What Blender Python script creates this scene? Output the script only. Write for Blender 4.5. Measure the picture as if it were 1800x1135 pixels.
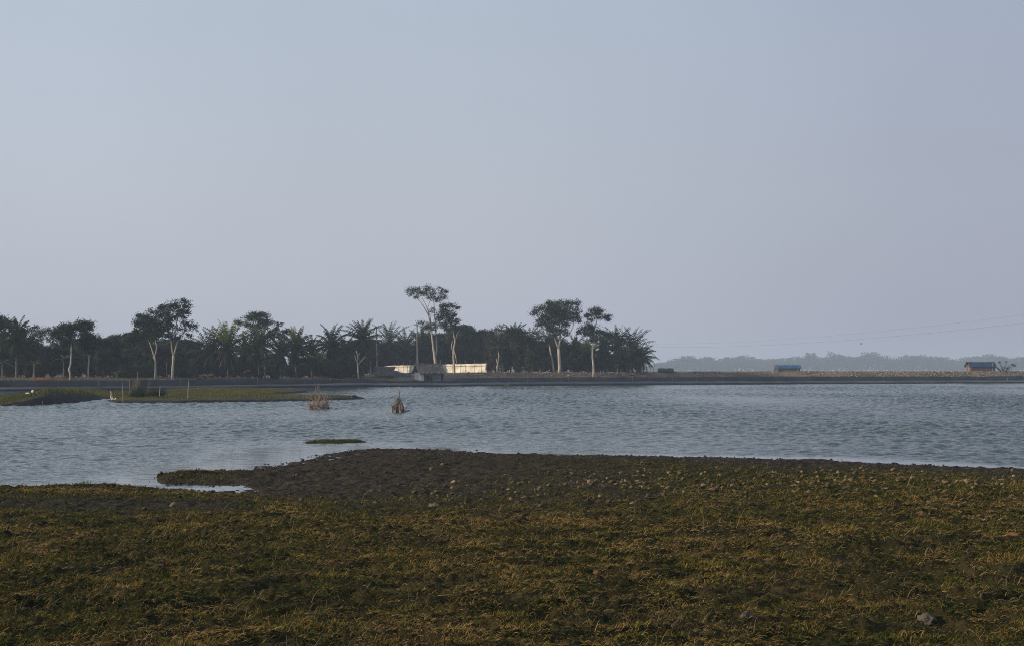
import bpy, math, random
import numpy as np
from mathutils import Vector, Matrix
for o in list(bpy.data.objects): bpy.data.objects.remove(o, do_unlink=True)
SC = bpy.context.scene
COL = SC.collection
RD = math.radians
random.seed(7)
RNG = np.random.default_rng(11)

# ------------------------------------------------------------ camera
F = 2500.0; CH = 2.5; HZ = 650.0
PITCH = math.atan((HZ-567.5)/F)
cam_d = bpy.data.cameras.new('camera'); cam = bpy.data.objects.new('camera', cam_d); COL.objects.link(cam)
cam_d.sensor_width = 36.0; cam_d.lens = 50.0; cam_d.clip_start = 0.2; cam_d.clip_end = 20000
cam.location = (0, 0, CH); cam.rotation_euler = (math.pi/2+PITCH, 0, 0)
SC.camera = cam

# ------------------------------------------------------------ sky, sun, exposure
SUN_EL = RD(16.0); SUN_AZ = math.atan2(-0.97, -0.24)      # measured from +Y towards +X
to_sun = Vector((math.sin(SUN_AZ)*math.cos(SUN_EL), math.cos(SUN_AZ)*math.cos(SUN_EL), math.sin(SUN_EL)))
W = bpy.data.worlds.new("World"); SC.world = W; W.use_nodes = True
nt = W.node_tree; nt.nodes.clear()
sky = nt.nodes.new('ShaderNodeTexSky'); sky.sky_type = 'NISHITA'; sky.sun_disc = False
sky.sun_elevation = SUN_EL; sky.sun_rotation = SUN_AZ
sky.air_density = 1.6; sky.dust_density = 5.0; sky.ozone_density = 3.0
tc = nt.nodes.new('ShaderNodeTexCoord'); sx = nt.nodes.new('ShaderNodeSeparateXYZ')
nt.links.new(tc.outputs['Generated'], sx.inputs[0])
rp = nt.nodes.new('ShaderNodeValToRGB'); nt.links.new(sx.outputs['Z'], rp.inputs[0])
e = rp.color_ramp.elements; e[0].position = 0.0; e[0].color = (0.452, 0.476, 0.555, 1)
e[1].position = 0.12; e[1].color = (0.465, 0.502, 0.585, 1)
for p_, c_ in ((0.25, (0.44, 0.498, 0.60, 1)), (1.0, (0.30, 0.40, 0.56, 1))):
    el = e.new(p_); el.color = c_
vm = nt.nodes.new('ShaderNodeVectorMath'); vm.operation = 'SCALE'; vm.inputs['Scale'].default_value = 10.9
nt.links.new(rp.outputs[0], vm.inputs[0])
az = nt.nodes.new('ShaderNodeMapRange'); az.interpolation_type = 'SMOOTHSTEP'
az.inputs['From Min'].default_value = -0.12; az.inputs['From Max'].default_value = 0.42; nt.links.new(sx.outputs['X'], az.inputs['Value'])
tn = nt.nodes.new('ShaderNodeMixRGB'); tn.inputs[1].default_value = (1.045, 1.05, 1.04, 1); tn.inputs[2].default_value = (0.80, 0.805, 0.86, 1)
nt.links.new(az.outputs[0], tn.inputs[0])
ns = nt.nodes.new('ShaderNodeTexNoise'); ns.inputs['Scale'].default_value = 3.0; ns.inputs['Detail'].default_value = 3; nt.links.new(tc.outputs['Generated'], ns.inputs[0])
nr = nt.nodes.new('ShaderNodeMapRange'); nr.inputs['To Min'].default_value = 0.955; nr.inputs['To Max'].default_value = 1.045; nr.inputs['From Min'].default_value = .25; nr.inputs['From Max'].default_value = .75; nt.links.new(ns.outputs[0], nr.inputs['Value'])
v2 = nt.nodes.new('ShaderNodeVectorMath'); v2.operation = 'MULTIPLY'; nt.links.new(vm.outputs[0], v2.inputs[0]); nt.links.new(tn.outputs[0], v2.inputs[1])
v3 = nt.nodes.new('ShaderNodeVectorMath'); v3.operation = 'SCALE'; nt.links.new(v2.outputs[0], v3.inputs[0]); nt.links.new(nr.outputs[0], v3.inputs['Scale'])
mx = nt.nodes.new('ShaderNodeMixRGB'); mx.inputs[0].default_value = 0.88
nt.links.new(sky.outputs[0], mx.inputs[1]); nt.links.new(v3.outputs[0], mx.inputs[2])
bg = nt.nodes.new('ShaderNodeBackground'); bg.inputs[1].default_value = 0.1
nt.links.new(mx.outputs[0], bg.inputs[0])
wo = nt.nodes.new('ShaderNodeOutputWorld'); nt.links.new(bg.outputs[0], wo.inputs[0])
sun_d = bpy.data.lights.new('sun', 'SUN'); sun_d.energy = 4.2; sun_d.angle = RD(0.8); sun_d.color = (1.0, 0.82, 0.60)
sun = bpy.data.objects.new('sun', sun_d); COL.objects.link(sun)
sun.rotation_euler = to_sun.to_track_quat('Z', 'Y').to_euler(); sun.location = to_sun*100
SC.view_settings.view_transform = 'Standard'; SC.view_settings.look = 'None'
SC.view_settings.exposure = 0.0; SC.view_settings.gamma = 1.0
SC.render.engine = 'CYCLES'
SC.cycles.use_denoising = True; SC.cycles.denoising_prefilter = 'NONE'; SC.cycles.filter_width = 1.0; SC.cycles.max_bounces = 6; SC.cycles.volume_bounces = 1; SC.cycles.transparent_max_bounces = 12
SC.render.resolution_x = 1024; SC.render.resolution_y = 645

# ------------------------------------------------------------ picture <-> world helpers
ca, sa = math.cos(PITCH), math.sin(PITCH)
def P(px, py, Y):
    """world point at distance Y seen at photo pixel (px, py)"""
    u = (px-900)/F; v = (567.5-py)/F
    s = Y/(ca-v*sa)
    return Vector((u*s, Y, CH+(sa+v*ca)*s))
def G(px, py, z=0.0):
    """world point at height z seen at photo pixel"""
    u = (px-900)/F; v = (567.5-py)/F
    s = (z-CH)/(sa+v*ca)
    return Vector((u*s, (ca-v*sa)*s, z))
def interp(tab):
    xs = [a for a, b in tab]; ys = [b for a, b in tab]
    return lambda x: np.interp(x, xs, ys)

# ------------------------------------------------------------ noise
def vnoise(x, y, seed=0):
    xi = np.floor(x).astype(np.int64); yi = np.floor(y).astype(np.int64)
    fx = x-xi; fy = y-yi; fx = fx*fx*(3-2*fx); fy = fy*fy*(3-2*fy)
    def h(a, b):
        n = (a*374761393+b*668265263+seed*1442695041) & 0xffffffff
        n = ((n ^ (n >> 13))*1274126177) & 0xffffffff
        n = ((n ^ (n >> 16))*2246822519) & 0xffffffff
        return ((n ^ (n >> 15)) & 0xffff)/65535.0
    return (h(xi, yi)*(1-fx)+h(xi+1, yi)*fx)*(1-fy)+(h(xi, yi+1)*(1-fx)+h(xi+1, yi+1)*fx)*fy
def fbm(x, y, octv=4, seed=0, gain=0.5):
    a = 1.0; t = 0; s = 0
    for i in range(octv):
        s = s+a*(vnoise(x*2**i+17.3*i, y*2**i-9.1*i, seed+i)-0.5)*2; t += a; a *= gain
    return s/t
def sstep(a, b, x):
    t = np.clip((x-a)/(b-a), 0, 1); return t*t*(3-2*t)
def inside(poly, X, Y):
    r = np.zeros(X.shape, bool); n = len(poly)
    for i in range(n):
        x0, y0 = poly[i]; x1, y1 = poly[(i+1) % n]
        if y0 == y1: continue
        c = ((y0 > Y) != (y1 > Y)) & (X < (x1-x0)*(Y-y0)/(y1-y0)+x0)
        r ^= c
    return r
def sdist(poly, X, Y, closed=True):
    d = np.full(X.shape, 1e9); n = len(poly)
    for i in range(n if closed else n-1):
        x0, y0 = poly[i]; x1, y1 = poly[(i+1) % n]
        dx, dy = x1-x0, y1-y0; L = dx*dx+dy*dy+1e-9
        t = np.clip(((X-x0)*dx+(Y-y0)*dy)/L, 0, 1)
        d = np.minimum(d, (X-x0-t*dx)**2+(Y-y0-t*dy)**2)
    return np.sqrt(d)
def signed(poly, X, Y):
    d = sdist(poly, X, Y); return np.where(inside(poly, X, Y), d, -d)

# ------------------------------------------------------------ mesh helpers
def np_mesh(name, co, faces, mat=None, smooth=False, attrs=None, parent=None):
    """co (n,3); faces (m,k) all with k corners"""
    co = np.asarray(co, np.float32); faces = np.asarray(faces, np.int32)
    me = bpy.data.meshes.new(name); me.vertices.add(len(co)); me.vertices.foreach_set('co', co.ravel())
    m, k = faces.shape
    me.loops.add(m*k); me.loops.foreach_set('vertex_index', faces.ravel())
    me.polygons.add(m); me.polygons.foreach_set('loop_start', np.arange(0, m*k, k, dtype=np.int32))
    me.polygons.foreach_set('loop_total', np.full(m, k, np.int32))
    if smooth: me.polygons.foreach_set('use_smooth', np.ones(m, bool))
    if attrs:
        for an, av in attrs.items():
            a = me.attributes.new(an, 'FLOAT', 'POINT'); a.data.foreach_set('value', np.asarray(av, np.float32))
    me.update(calc_edges=True); me.validate()
    if mat: me.materials.append(mat)
    o = bpy.data.objects.new(name, me); COL.objects.link(o)
    if parent: o.parent = parent
    return o
def grid_faces(r, c):
    i = np.arange(r*c).reshape(r, c)
    return np.stack([i[:-1, :-1], i[:-1, 1:], i[1:, 1:], i[1:, :-1]], -1).reshape(-1, 4)
class MB:
    def __init__(s): s.v = []; s.f = []
    def add(s, vs, fs):
        n = len(s.v); s.v += [tuple(v) for v in vs]; s.f += [tuple(i+n for i in f) for f in fs]
    def tube(s, pts, rs, n=6, cap=True):
        pts = [Vector(p) for p in pts]; vs = []; fs = []
        if not hasattr(rs, '__len__'): rs = [rs]*len(pts)
        for i, p in enumerate(pts):
            d = (pts[min(i+1, len(pts)-1)]-pts[max(i-1, 0)])
            if d.length < 1e-6: d = Vector((0, 0, 1))
            d.normalize()
            a = d.cross(Vector((0, 1, 0)) if abs(d.y) < 0.9 else Vector((1, 0, 0))).normalized(); b = d.cross(a)
            for k in range(n):
                t = 2*math.pi*k/n; vs.append(p+(a*math.cos(t)+b*math.sin(t))*rs[i])
        for i in range(len(pts)-1):
            for k in range(n):
                k2 = (k+1) % n; fs.append((i*n+k, i*n+k2, (i+1)*n+k2, (i+1)*n+k))
        if cap:
            fs.append(tuple(range(n))[::-1]); fs.append(tuple(range((len(pts)-1)*n, len(pts)*n)))
        s.add(vs, fs)
    def box(s, c, d, M=None):
        vs = [Vector((c[0]+x*d[0]/2, c[1]+y*d[1]/2, c[2]+z*d[2]/2)) for z in (-1, 1) for y in (-1, 1) for x in (-1, 1)]
        if M: vs = [M @ v for v in vs]
        s.add(vs, [(0, 2, 3, 1), (4, 5, 7, 6), (0, 1, 5, 4), (2, 6, 7, 3), (0, 4, 6, 2), (1, 3, 7, 5)])
    def slab(s, quad, t):
        """quad of 4 points given a thickness along its normal"""
        q = [Vector(p) for p in quad]; n = (q[1]-q[0]).cross(q[3]-q[0]).normalized()*t
        s.add(q+[p+n for p in q], [(0, 3, 2, 1), (4, 5, 6, 7), (0, 1, 5, 4), (1, 2, 6, 5), (2, 3, 7, 6), (3, 0, 4, 7)])
    def build(s, name, mat, parent=None, smooth=False):
        me = bpy.data.meshes.new(name); me.from_pydata(s.v, [], s.f); me.update()
        me.materials.append(mat)
        if smooth: me.polygons.foreach_set('use_smooth', [True]*len(me.polygons))
        o = bpy.data.objects.new(name, me); COL.objects.link(o)
        if parent:
            o.parent = parent; o.matrix_parent_inverse = Matrix.Translation(-parent.location)
        return o
def tag(o, label=None, cat=None, group=None, kind=None):
    if label: o['label'] = label
    if cat: o['category'] = cat
    if group: o['group'] = group
    if kind: o['kind'] = kind
    return o
def empty(name, loc, label, cat, group=None):
    o = bpy.data.objects.new(name, None); COL.objects.link(o); o.location = loc; o.empty_display_size = 0.3
    return tag(o, label, cat, group)
def copy_tree(o, parent=None):
    c = o.copy(); COL.objects.link(c)
    if parent: c.parent = parent
    for ch in o.children: copy_tree(ch, c)
    return c
def blob(name, c, r, mat, parent=None, seed=0, amp=0.25, sub=2, flat=None):
    """lumpy stone / bundle"""
    import bmesh
    bm = bmesh.new(); bmesh.ops.create_icosphere(bm, subdivisions=sub, radius=1)
    rr = random.Random(seed); dirs = [Vector((rr.gauss(0, 1), rr.gauss(0, 1), rr.gauss(0, 1))).normalized() for _ in range(9)]
    am = [rr.uniform(-amp, amp) for _ in dirs]
    for v in bm.verts:
        n = v.co.normalized(); k = 1+sum(a*max(0, n.dot(d))**3 for a, d in zip(am, dirs))
        k *= 1+0.16*(math.sin(n.x*7+seed)*math.sin(n.y*6+seed*2)+math.sin(n.z*9+n.x*5)*.7)+rr.uniform(-.05, .05)
        v.co = Vector((n.x*r[0]*k, n.y*r[1]*k, n.z*r[2]*k))+Vector(c)
        if flat is not None and v.co.z < flat: v.co.z = flat
    me = bpy.data.meshes.new(name); bm.to_mesh(me); bm.free(); me.materials.append(mat)
    o = bpy.data.objects.new(name, me); COL.objects.link(o)
    if parent: o.parent = parent; o.matrix_parent_inverse = Matrix.Translation(-parent.location)
    return o

# ------------------------------------------------------------ materials
def mat(name, c1, c2=None, scale=1.0, rough=0.9, detail=4, bump=0.0, bscale=None, spec=0.2, stretch=(1, 1, 1), lo=0.35, hi=0.65, extra=None):
    m = bpy.data.materials.new(name); m.use_nodes = True; t = m.node_tree; b = t.nodes['Principled BSDF']
    b.inputs['Roughness'].default_value = rough; b.inputs['Specular IOR Level'].default_value = spec
    b.inputs['Base Color'].default_value = (*c1, 1)
    tx = t.nodes.new('ShaderNodeTexCoord'); mp = t.nodes.new('ShaderNodeMapping'); mp.inputs['Scale'].default_value = stretch
    t.links.new(tx.outputs['Object'], mp.inputs[0])
    if c2:
        n = t.nodes.new('ShaderNodeTexNoise'); n.inputs['Scale'].default_value = scale; n.inputs['Detail'].default_value = detail
        t.links.new(mp.outputs[0], n.inputs['Vector'])
        r = t.nodes.new('ShaderNodeValToRGB'); r.color_ramp.elements[0].position = lo; r.color_ramp.elements[1].position = hi
        r.color_ramp.elements[0].color = (*c1, 1); r.color_ramp.elements[1].color = (*c2, 1)
        if extra:
            for p_, c_ in extra: r.color_ramp.elements.new(p_).color = (*c_, 1)
        t.links.new(n.outputs[0], r.inputs[0]); t.links.new(r.outputs[0], b.inputs['Base Color'])
    if bump:
        n2 = t.nodes.new('ShaderNodeTexNoise'); n2.inputs['Scale'].default_value = bscale or scale*3; n2.inputs['Detail'].default_value = 5
        t.links.new(mp.outputs[0], n2.inputs['Vector'])
        bp = t.nodes.new('ShaderNodeBump'); bp.inputs['Strength'].default_value = 1.0; bp.inputs['Distance'].default_value = bump
        t.links.new(n2.outputs[0], bp.inputs['Height']); t.links.new(bp.outputs[0], b.inputs['Normal'])
    return m
def attr_ramp(m, attr, stops, noise=None):
    """base colour from a per-blade / per-leaf attribute"""
    t = m.node_tree; b = t.nodes['Principled BSDF']
    a = t.nodes.new('ShaderNodeAttribute'); a.attribute_name = attr
    r = t.nodes.new('ShaderNodeValToRGB'); el = r.color_ramp.elements
    el[0].position, el[1].position = stops[0][0], stops[-1][0]
    el[0].color = (*stops[0][1], 1); el[1].color = (*stops[-1][1], 1)
    for p_, c_ in stops[1:-1]: el.new(p_).color = (*c_, 1)
    t.links.new(a.outputs['Fac'], r.inputs[0]); t.links.new(r.outputs[0], b.inputs['Base Color'])
    return m
def leafmat(name, stops, trans=0.25, rough=0.8):
    m = mat(name, stops[0][1], rough=rough, spec=0.08); attr_ramp(m, 'tint', stops)
    t = m.node_tree; b = t.nodes['Principled BSDF']; out = t.nodes['Material Output']
    r = [n for n in t.nodes if n.type == 'VALTORGB'][0]
    tr = t.nodes.new('ShaderNodeBsdfTranslucent'); t.links.new(r.outputs[0], tr.inputs[0])
    ms = t.nodes.new('ShaderNodeMixShader'); ms.inputs[0].default_value = trans
    t.links.new(b.outputs[0], ms.inputs[1]); t.links.new(tr.outputs[0], ms.inputs[2]); t.links.new(ms.outputs[0], out.inputs[0])
    return m
M_leaf = leafmat('leaf_dark', [(0, (0.012, 0.022, 0.014)), (0.5, (0.024, 0.042, 0.020)), (1, (0.070, 0.100, 0.038))])
M_leaf2 = leafmat('leaf_mid', [(0, (0.016, 0.026, 0.014)), (0.5, (0.034, 0.048, 0.022)), (1, (0.090, 0.105, 0.042))])
M_leafy = leafmat('leaf_yellow', [(0, (0.05, 0.055, 0.02)), (0.5, (0.09, 0.09, 0.03)), (1, (0.15, 0.13, 0.05))])
M_leafb = leafmat('leaf_brownish', [(0, (0.025, 0.028, 0.016)), (0.6, (0.045, 0.042, 0.025)), (1, (0.085, 0.06, 0.035))])
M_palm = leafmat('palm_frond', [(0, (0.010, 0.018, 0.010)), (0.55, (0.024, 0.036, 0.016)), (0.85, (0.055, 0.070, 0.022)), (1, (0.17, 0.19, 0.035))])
M_dead = leafmat('dead_frond', [(0, (0.12, 0.08, 0.04)), (0.5, (0.25, 0.17, 0.09)), (1, (0.38, 0.28, 0.16))])
M_orange = leafmat('dry_orange_leaf', [(0, (0.20, 0.09, 0.02)), (1, (0.42, 0.20, 0.05))])
M_banana = leafmat('banana_leaf', [(0, (0.05, 0.09, 0.03)), (1, (0.16, 0.22, 0.09))])
M_bark = mat('bark_pale', (0.30, 0.25, 0.20), (0.52, 0.45, 0.37), 2.0, 0.9, bump=0.02, stretch=(3, 3, 0.6))
M_bark2 = mat('bark_grey', (0.10, 0.085, 0.07), (0.22, 0.19, 0.15), 3.0, 0.9, bump=0.02, stretch=(3, 3, 0.6))
M_palmbark = mat('palm_bark', (0.05, 0.042, 0.035), (0.10, 0.085, 0.07), 3.0, 0.9)
M_wood = mat('weathered_wood', (0.16, 0.13, 0.10), (0.34, 0.28, 0.22), 6.0, 0.85, stretch=(4, 4, 0.5))
M_twig = mat('dry_twigs', (0.14, 0.085, 0.06), (0.40, 0.26, 0.18), 5.0, 0.85)
M_twig2 = mat('grey_brown_twigs', (0.10, 0.075, 0.06), (0.32, 0.25, 0.21), 5.0, 0.85)
M_thatch = mat('thatch', (0.07, 0.055, 0.048), (0.26, 0.215, 0.185), 3.5, 0.95, bump=0.10, bscale=7, stretch=(2.5, 1, 1.6), lo=.3, hi=.7)
M_thatch2 = mat('old_thatch', (0.06, 0.055, 0.048), (0.14, 0.125, 0.10), 8.0, 0.95, bump=0.06, bscale=14, stretch=(3, 1, 1))
M_clothw = mat('white_woven_sheet', (0.52, 0.48, 0.40), (0.70, 0.67, 0.59), 0.7, 0.75, bump=0.03, bscale=1.5)
M_tarp = mat('grey_tarpaulin', (0.05, 0.06, 0.07), (0.10, 0.11, 0.12), 1.5, 0.7, bump=0.08, bscale=2)
M_blue = mat('blue_tarpaulin', (0.03, 0.085, 0.18), (0.045, 0.14, 0.21), 1.2, 0.5, bump=0.03, bscale=2)
M_navy = mat('dark_blue_tarpaulin', (0.015, 0.03, 0.075), (0.02, 0.055, 0.09), 0.8, 0.6, bump=0.03, bscale=2)
M_mat_wall = mat('woven_bamboo_wall', (0.12, 0.10, 0.09), (0.20, 0.17, 0.15), 5.0, 0.9, stretch=(1, 1, 4))
M_brickish = mat('reddish_mat_wall', (0.10, 0.065, 0.055), (0.14, 0.10, 0.085), 3.0, 0.9, stretch=(1, 1, 4))
M_panelg = mat('grey_panel', (0.13, 0.15, 0.17), (0.19, 0.21, 0.23), 2.0, 0.8)
M_panelw = mat('pale_panel', (0.66, 0.64, 0.52), (0.80, 0.78, 0.66), 2.0, 0.8)
M_straws = mat('loose_roof_straw', (0.14, 0.11, 0.09), (0.42, 0.36, 0.30), 2.0, 0.9)
M_dark = mat('dark_interior', (0.02, 0.02, 0.022), (0.03, 0.03, 0.03), 2.0, 0.95)
M_white = mat('white_plastic', (0.80, 0.80, 0.74), (0.88, 0.88, 0.82), 4.0, 0.6)
M_concrete = mat('pole_concrete', (0.14, 0.14, 0.14), (0.22, 0.22, 0.22), 1.0, 0.9)
M_wire = mat('wire_dark', (0.05, 0.05, 0.055), rough=0.6)
M_net = mat('blue_black_netting', (0.030, 0.042, 0.055), (0.075, 0.080, 0.080), 0.35, 0.9, stretch=(1, 1, 3))
M_screen = mat('brown_netting', (0.06, 0.045, 0.036), (0.09, 0.07, 0.055), 2.0, 0.9)
for m_, a_ in ((M_net, 0.92), (M_screen, 0.6)):      # woven nets let some light through
    m_.node_tree.nodes['Principled BSDF'].inputs['Alpha'].default_value = a_

# ------------------------------------------------------------ lines of the place (photo pixel tables)
WL = interp([(-1500, 697), (-400, 690), (0, 687), (300, 684), (450, 681), (640, 679.5), (890, 678), (1160, 675.8), (1460, 674.2), (1800, 672.6), (2400, 670.8), (3300, 669)])
NB = interp([(-1500, 683), (0, 679.5), (300, 678), (450, 675.5), (640, 671.8), (660, 672.6), (790, 672.6), (890, 671), (1160, 669.6), (1460, 668.5), (1800, 667.5), (3300, 664.5)])   # foot of the net
NT = interp([(-1500, 668), (0, 668), (300, 667), (450, 666), (640, 666), (655, 668.6), (792, 668.6), (806, 663.6), (890, 663), (1160, 662), (1460, 661), (1800, 660.5), (3300, 658)])        # top of the net
DT = interp([(-1500, 664.5), (0, 664), (300, 664.2), (520, 664.5), (600, 663.5), (660, 660), (760, 656), (890, 655.2), (1160, 654), (1460, 653.4), (1800, 653), (3300, 652.2)])   # dike crown
def D0(px): return CH*F/(WL(px)-HZ)
def zat(px, py, Y): return CH-(py-HZ)/F*Y
def crown_off(px): return 7.0+6.0*np.exp(-((np.asarray(px, float)-715)/70.0)**2)
def crown_z(px): return zat(px, DT(px), D0(px)+crown_off(px))

# far land: dike and the field behind it, one fan-shaped sheet
cols = np.concatenate([np.arange(-1500, -100, 25), np.arange(-100, 1900, 2.5), np.arange(1900, 3400, 25)]).astype(float)
offs = [-4, -0.4, 0.0, 0.06, 0.12, 0.3, 0.6, 1.0, 1.3, 1.8, 2.6, 3.4, 4.4, 5.4, 6.2, 7.0, 8.0, 9.5, 11, 13, 15.5, 19, 25, 35, 55, 90, 150, 260, 450, 800, 1400, 2600, 3800]
d0 = D0(cols); co_ = crown_off(cols); zc = crown_z(cols); zb = zat(cols, NB(cols), d0+1.3)
rows = []
for of in offs:
    Y = d0+of; X = (cols-900)/F*Y
    if of <= 0: z = of*0.35+0*d0
    elif of <= 1.3:
        t = of/1.3; z = zb*(t**0.45)
    else:
        t = np.clip((of-1.3)/(co_-1.3), 0, 1); z = zb+(zc-zb)*(t**0.85)
    amp = 0.05 if of > 0 else 0.0
    if of > 90: amp = 0.0
    z = z+amp*fbm(X*1.3, Y*1.3+of, 3, 5)*min(1.0, max(of, .05)*2)
    if 0 < of < 1.4: z = z+0.05*fbm(X*0.5, Y*0+of*3, 3, 9)
    rows.append(np.stack([X, Y, z], -1))
V = np.stack(rows).reshape(-1, 3)
crownness = np.repeat([0 if of < 1.2 else (0.5 if of < 3.0 else 1.0) for of in offs], len(cols)).astype(float)
M_dike = mat('dike_earth', (0.10, 0.085, 0.075), rough=0.95)
def dike_nodes():
    t = M_dike.node_tree; b = t.nodes['Principled BSDF']
    a = t.nodes.new('ShaderNodeAttribute'); a.attribute_name = 'band'
    tx = t.nodes.new('ShaderNodeTexCoord')
    n = t.nodes.new('ShaderNodeTexNoise'); n.inputs['Scale'].default_value = 0.25; n.inputs['Detail'].default_value = 6
    mp = t.nodes.new('ShaderNodeMapping'); mp.inputs['Scale'].default_value = (1, 1, 6); t.links.new(tx.outputs['Object'], mp.inputs[0]); t.links.new(mp.outputs[0], n.inputs[0])
    r1 = t.nodes.new('ShaderNodeValToRGB'); r1.color_ramp.elements[0].position = .35; r1.color_ramp.elements[1].position = .65
    r1.color_ramp.elements[0].color = (0.11, 0.105, 0.105, 1); r1.color_ramp.elements[1].color = (0.19, 0.18, 0.175, 1)
    n2 = t.nodes.new('ShaderNodeTexNoise'); n2.inputs['Scale'].default_value = 0.12; n2.inputs['Detail'].default_value = 8; t.links.new(tx.outputs['Object'], n2.inputs[0])
    r2 = t.nodes.new('ShaderNodeValToRGB'); r2.color_ramp.elements[0].position = .35; r2.color_ramp.elements[1].position = .62
    r2.color_ramp.elements[0].color = (0.10, 0.085, 0.055, 1); r2.color_ramp.elements[1].color = (0.24, 0.17, 0.12, 1)
    t.links.new(n.outputs[0], r1.inputs[0]); t.links.new(n2.outputs[0], r2.inputs[0])
    mm = t.nodes.new('ShaderNodeMixRGB'); t.links.new(a.outputs['Fac'], mm.inputs[0]); t.links.new(r1.outputs[0], mm.inputs[1]); t.links.new(r2.outputs[0], mm.inputs[2])
    aw = t.nodes.new('ShaderNodeAttribute'); aw.attribute_name = 'waterline'
    m3 = t.nodes.new('ShaderNodeMixRGB'); t.links.new(aw.outputs['Fac'], m3.inputs[0]); t.links.new(mm.outputs[0], m3.inputs[1]); m3.inputs[2].default_value = (0.018, 0.017, 0.016, 1)
    t.links.new(m3.outputs[0], b.inputs['Base Color'])
dike_nodes()
waterline = np.repeat([1.0 if of <= 0.12 else (0.6 if of <= .3 else 0.0) for of in offs], len(cols)).astype(float)  # dark undercut edge of the bank, put into the colour towards the water
o = np_mesh('dike_and_field', V, grid_faces(len(offs), len(cols)), M_dike, True, {'band': crownness, 'waterline': waterline}); tag(o, kind='structure')

# ------------------------------------------------------------ pond bed / ground sheet
mb = MB()
mb.add([(-4400, -900, -1.2), (4400, -900, -1.2), (4400, 4200, -1.2), (-4400, 4200, -1.2)], [(0, 1, 2, 3)])
tag(mb.build('ground', mat('bed_mud', (0.05, 0.045, 0.035), (0.08, 0.07, 0.055), 0.2)), kind='structure')

# ------------------------------------------------------------ near shore
shore_px = [(-1500, 880), (-600, 866), (-200, 860), (0, 857.5), (60, 856), (110, 853), (200, 852.5), (240, 856), (275, 858), (330, 859.5), (372, 861.5), (400, 857), (380, 853),
            (340, 851.5), (300, 850), (264, 847), (285, 839), (345, 829), (430, 826), (500, 815), (545, 804), (600, 793), (650, 788), (720, 788), (800, 791), (880, 796), (940, 797), (1000, 799.5), (1100, 799.5),
            (1200, 802), (1300, 804), (1380, 806), (1450, 807), (1500, 810.5), (1560, 814), (1640, 817), (1720, 820), (1800, 822.5), (2000, 826), (2400, 832), (3300, 842)]
SH = [tuple(G(*p)[:2]) for p in shore_px]
SH_poly = SH+[(90, -25), (-90, -25)]
def near_height(X, Y, fine=True):
    wob = 0.40*fbm(X*0.9, Y*0.9, 3, 21)+0.32*fbm(X*4, Y*4, 3, 22)
    s = signed(SH_poly, X, Y)+wob*np.clip(Y/30, 0.3, 1)
    h = np.where(s > 0, 0.85*(1-np.exp(-np.maximum(s, 0)/16))*sstep(-0.5, 3.5, s)+0.012*np.minimum(np.maximum(s, 0)*4, 1), s*0.25)
    h = h-0.012
    tong = np.exp(-(((X-G(330, 838)[0])/2.2)**2+((Y-G(345, 838)[1])/1.0)**2))*0.10*(s > 0)
    rim = np.exp(-((s-0.5)/0.5)**2)*0.07*sstep(-6.0, -8.5, X)*(s > 0)
    h = h+tong+rim
    mud = mudmask(X, Y, s)
    if fine:
        lump = 0.05*fbm(X*0.8, Y*0.8, 3, 31)+0.065*fbm(X*2.8, Y*2.8, 4, 32, 0.65)+0.065*fbm(X*9, Y*9, 3, 33)
        mudl = 0.05*fbm(X*2.6, Y*2.6, 4, 35, 0.65)+0.045*fbm(X*8, Y*8, 3, 36)+0.05*np.maximum(0, fbm(X*4, Y*4, 3, 38)-0.1)
        k = np.clip((s+0.2)/0.8, 0, 1)
        INL = [tuple(G(290, 855)[:2]), tuple(G(330, 856)[:2]), tuple(G(368, 857)[:2])]; di = sdist(INL, X, Y, False); h = h-0.35*np.exp(-(di/0.42)**2)*(Y > 28)*(Y < 33)
        h = h+k*(lump*(1-mud)+mudl*mud)+0.012*fbm(X*12, Y*12, 2, 37)*np.clip(s*4+1, 0, 1)
    return h, s, mud
def mudmask(X, Y, s):
    px = X/np.maximum(Y, 1)*F+900
    w = np.interp(px, [0, 300, 480, 620, 900, 1300, 1800], [0.9, 1.2, 6.5, 11.5, 12.5, 13.0, 11.5])   # width of bare mud in metres
    m = 1-sstep(w*0.30, w*1.15, s+1.6*fbm(X*0.5, Y*0.5, 3, 41)+1.6*fbm(X*3, Y*3, 3, 42))
    g = np.exp(-((px-335)/85)**2)*np.exp(-((Y-34.0)/1.7)**2)      # grassy top of the tongue
    left = sstep(520, 360, px)*np.exp(-((Y-24.0+1.2*fbm(X*.4, Y*.4, 2, 43))/2.2)**2)*0.9   # dark bare strip behind the left rim
    rimg = sstep(420, 300, px)*np.exp(-((s-0.6)/0.6)**2)
    m = np.maximum(m, left)
    return np.clip(m*(1-0.95*g)*(1-0.8*rimg), 0, 1)
dy = []; y = 6.0
while y < 47: dy.append(y); y += 0.022+0.0007*y
dy = np.array([-24, -12, -4, 0, 2, 4, 5]+dy)
us = np.concatenate([np.linspace(-2.4, -0.47, 30)[:-1], np.linspace(-0.47, 0.47, 760), np.linspace(0.47, 2.4, 30)[1:]])
Yg, Ug = np.meshgrid(dy, us, indexing='ij'); Xg = Ug*np.maximum(Yg, 14+0*Yg)*np.where(Yg > 14, 1, 1)
Xg = np.where(Yg > 14, Ug*Yg, Ug*14)
hN, sN, mN = near_height(Xg, Yg)
V = np.stack([Xg, Yg, hN], -1).reshape(-1, 3)
M_near = mat('shore_ground', (0.03, 0.03, 0.02), rough=0.95, spec=0.05)
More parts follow.
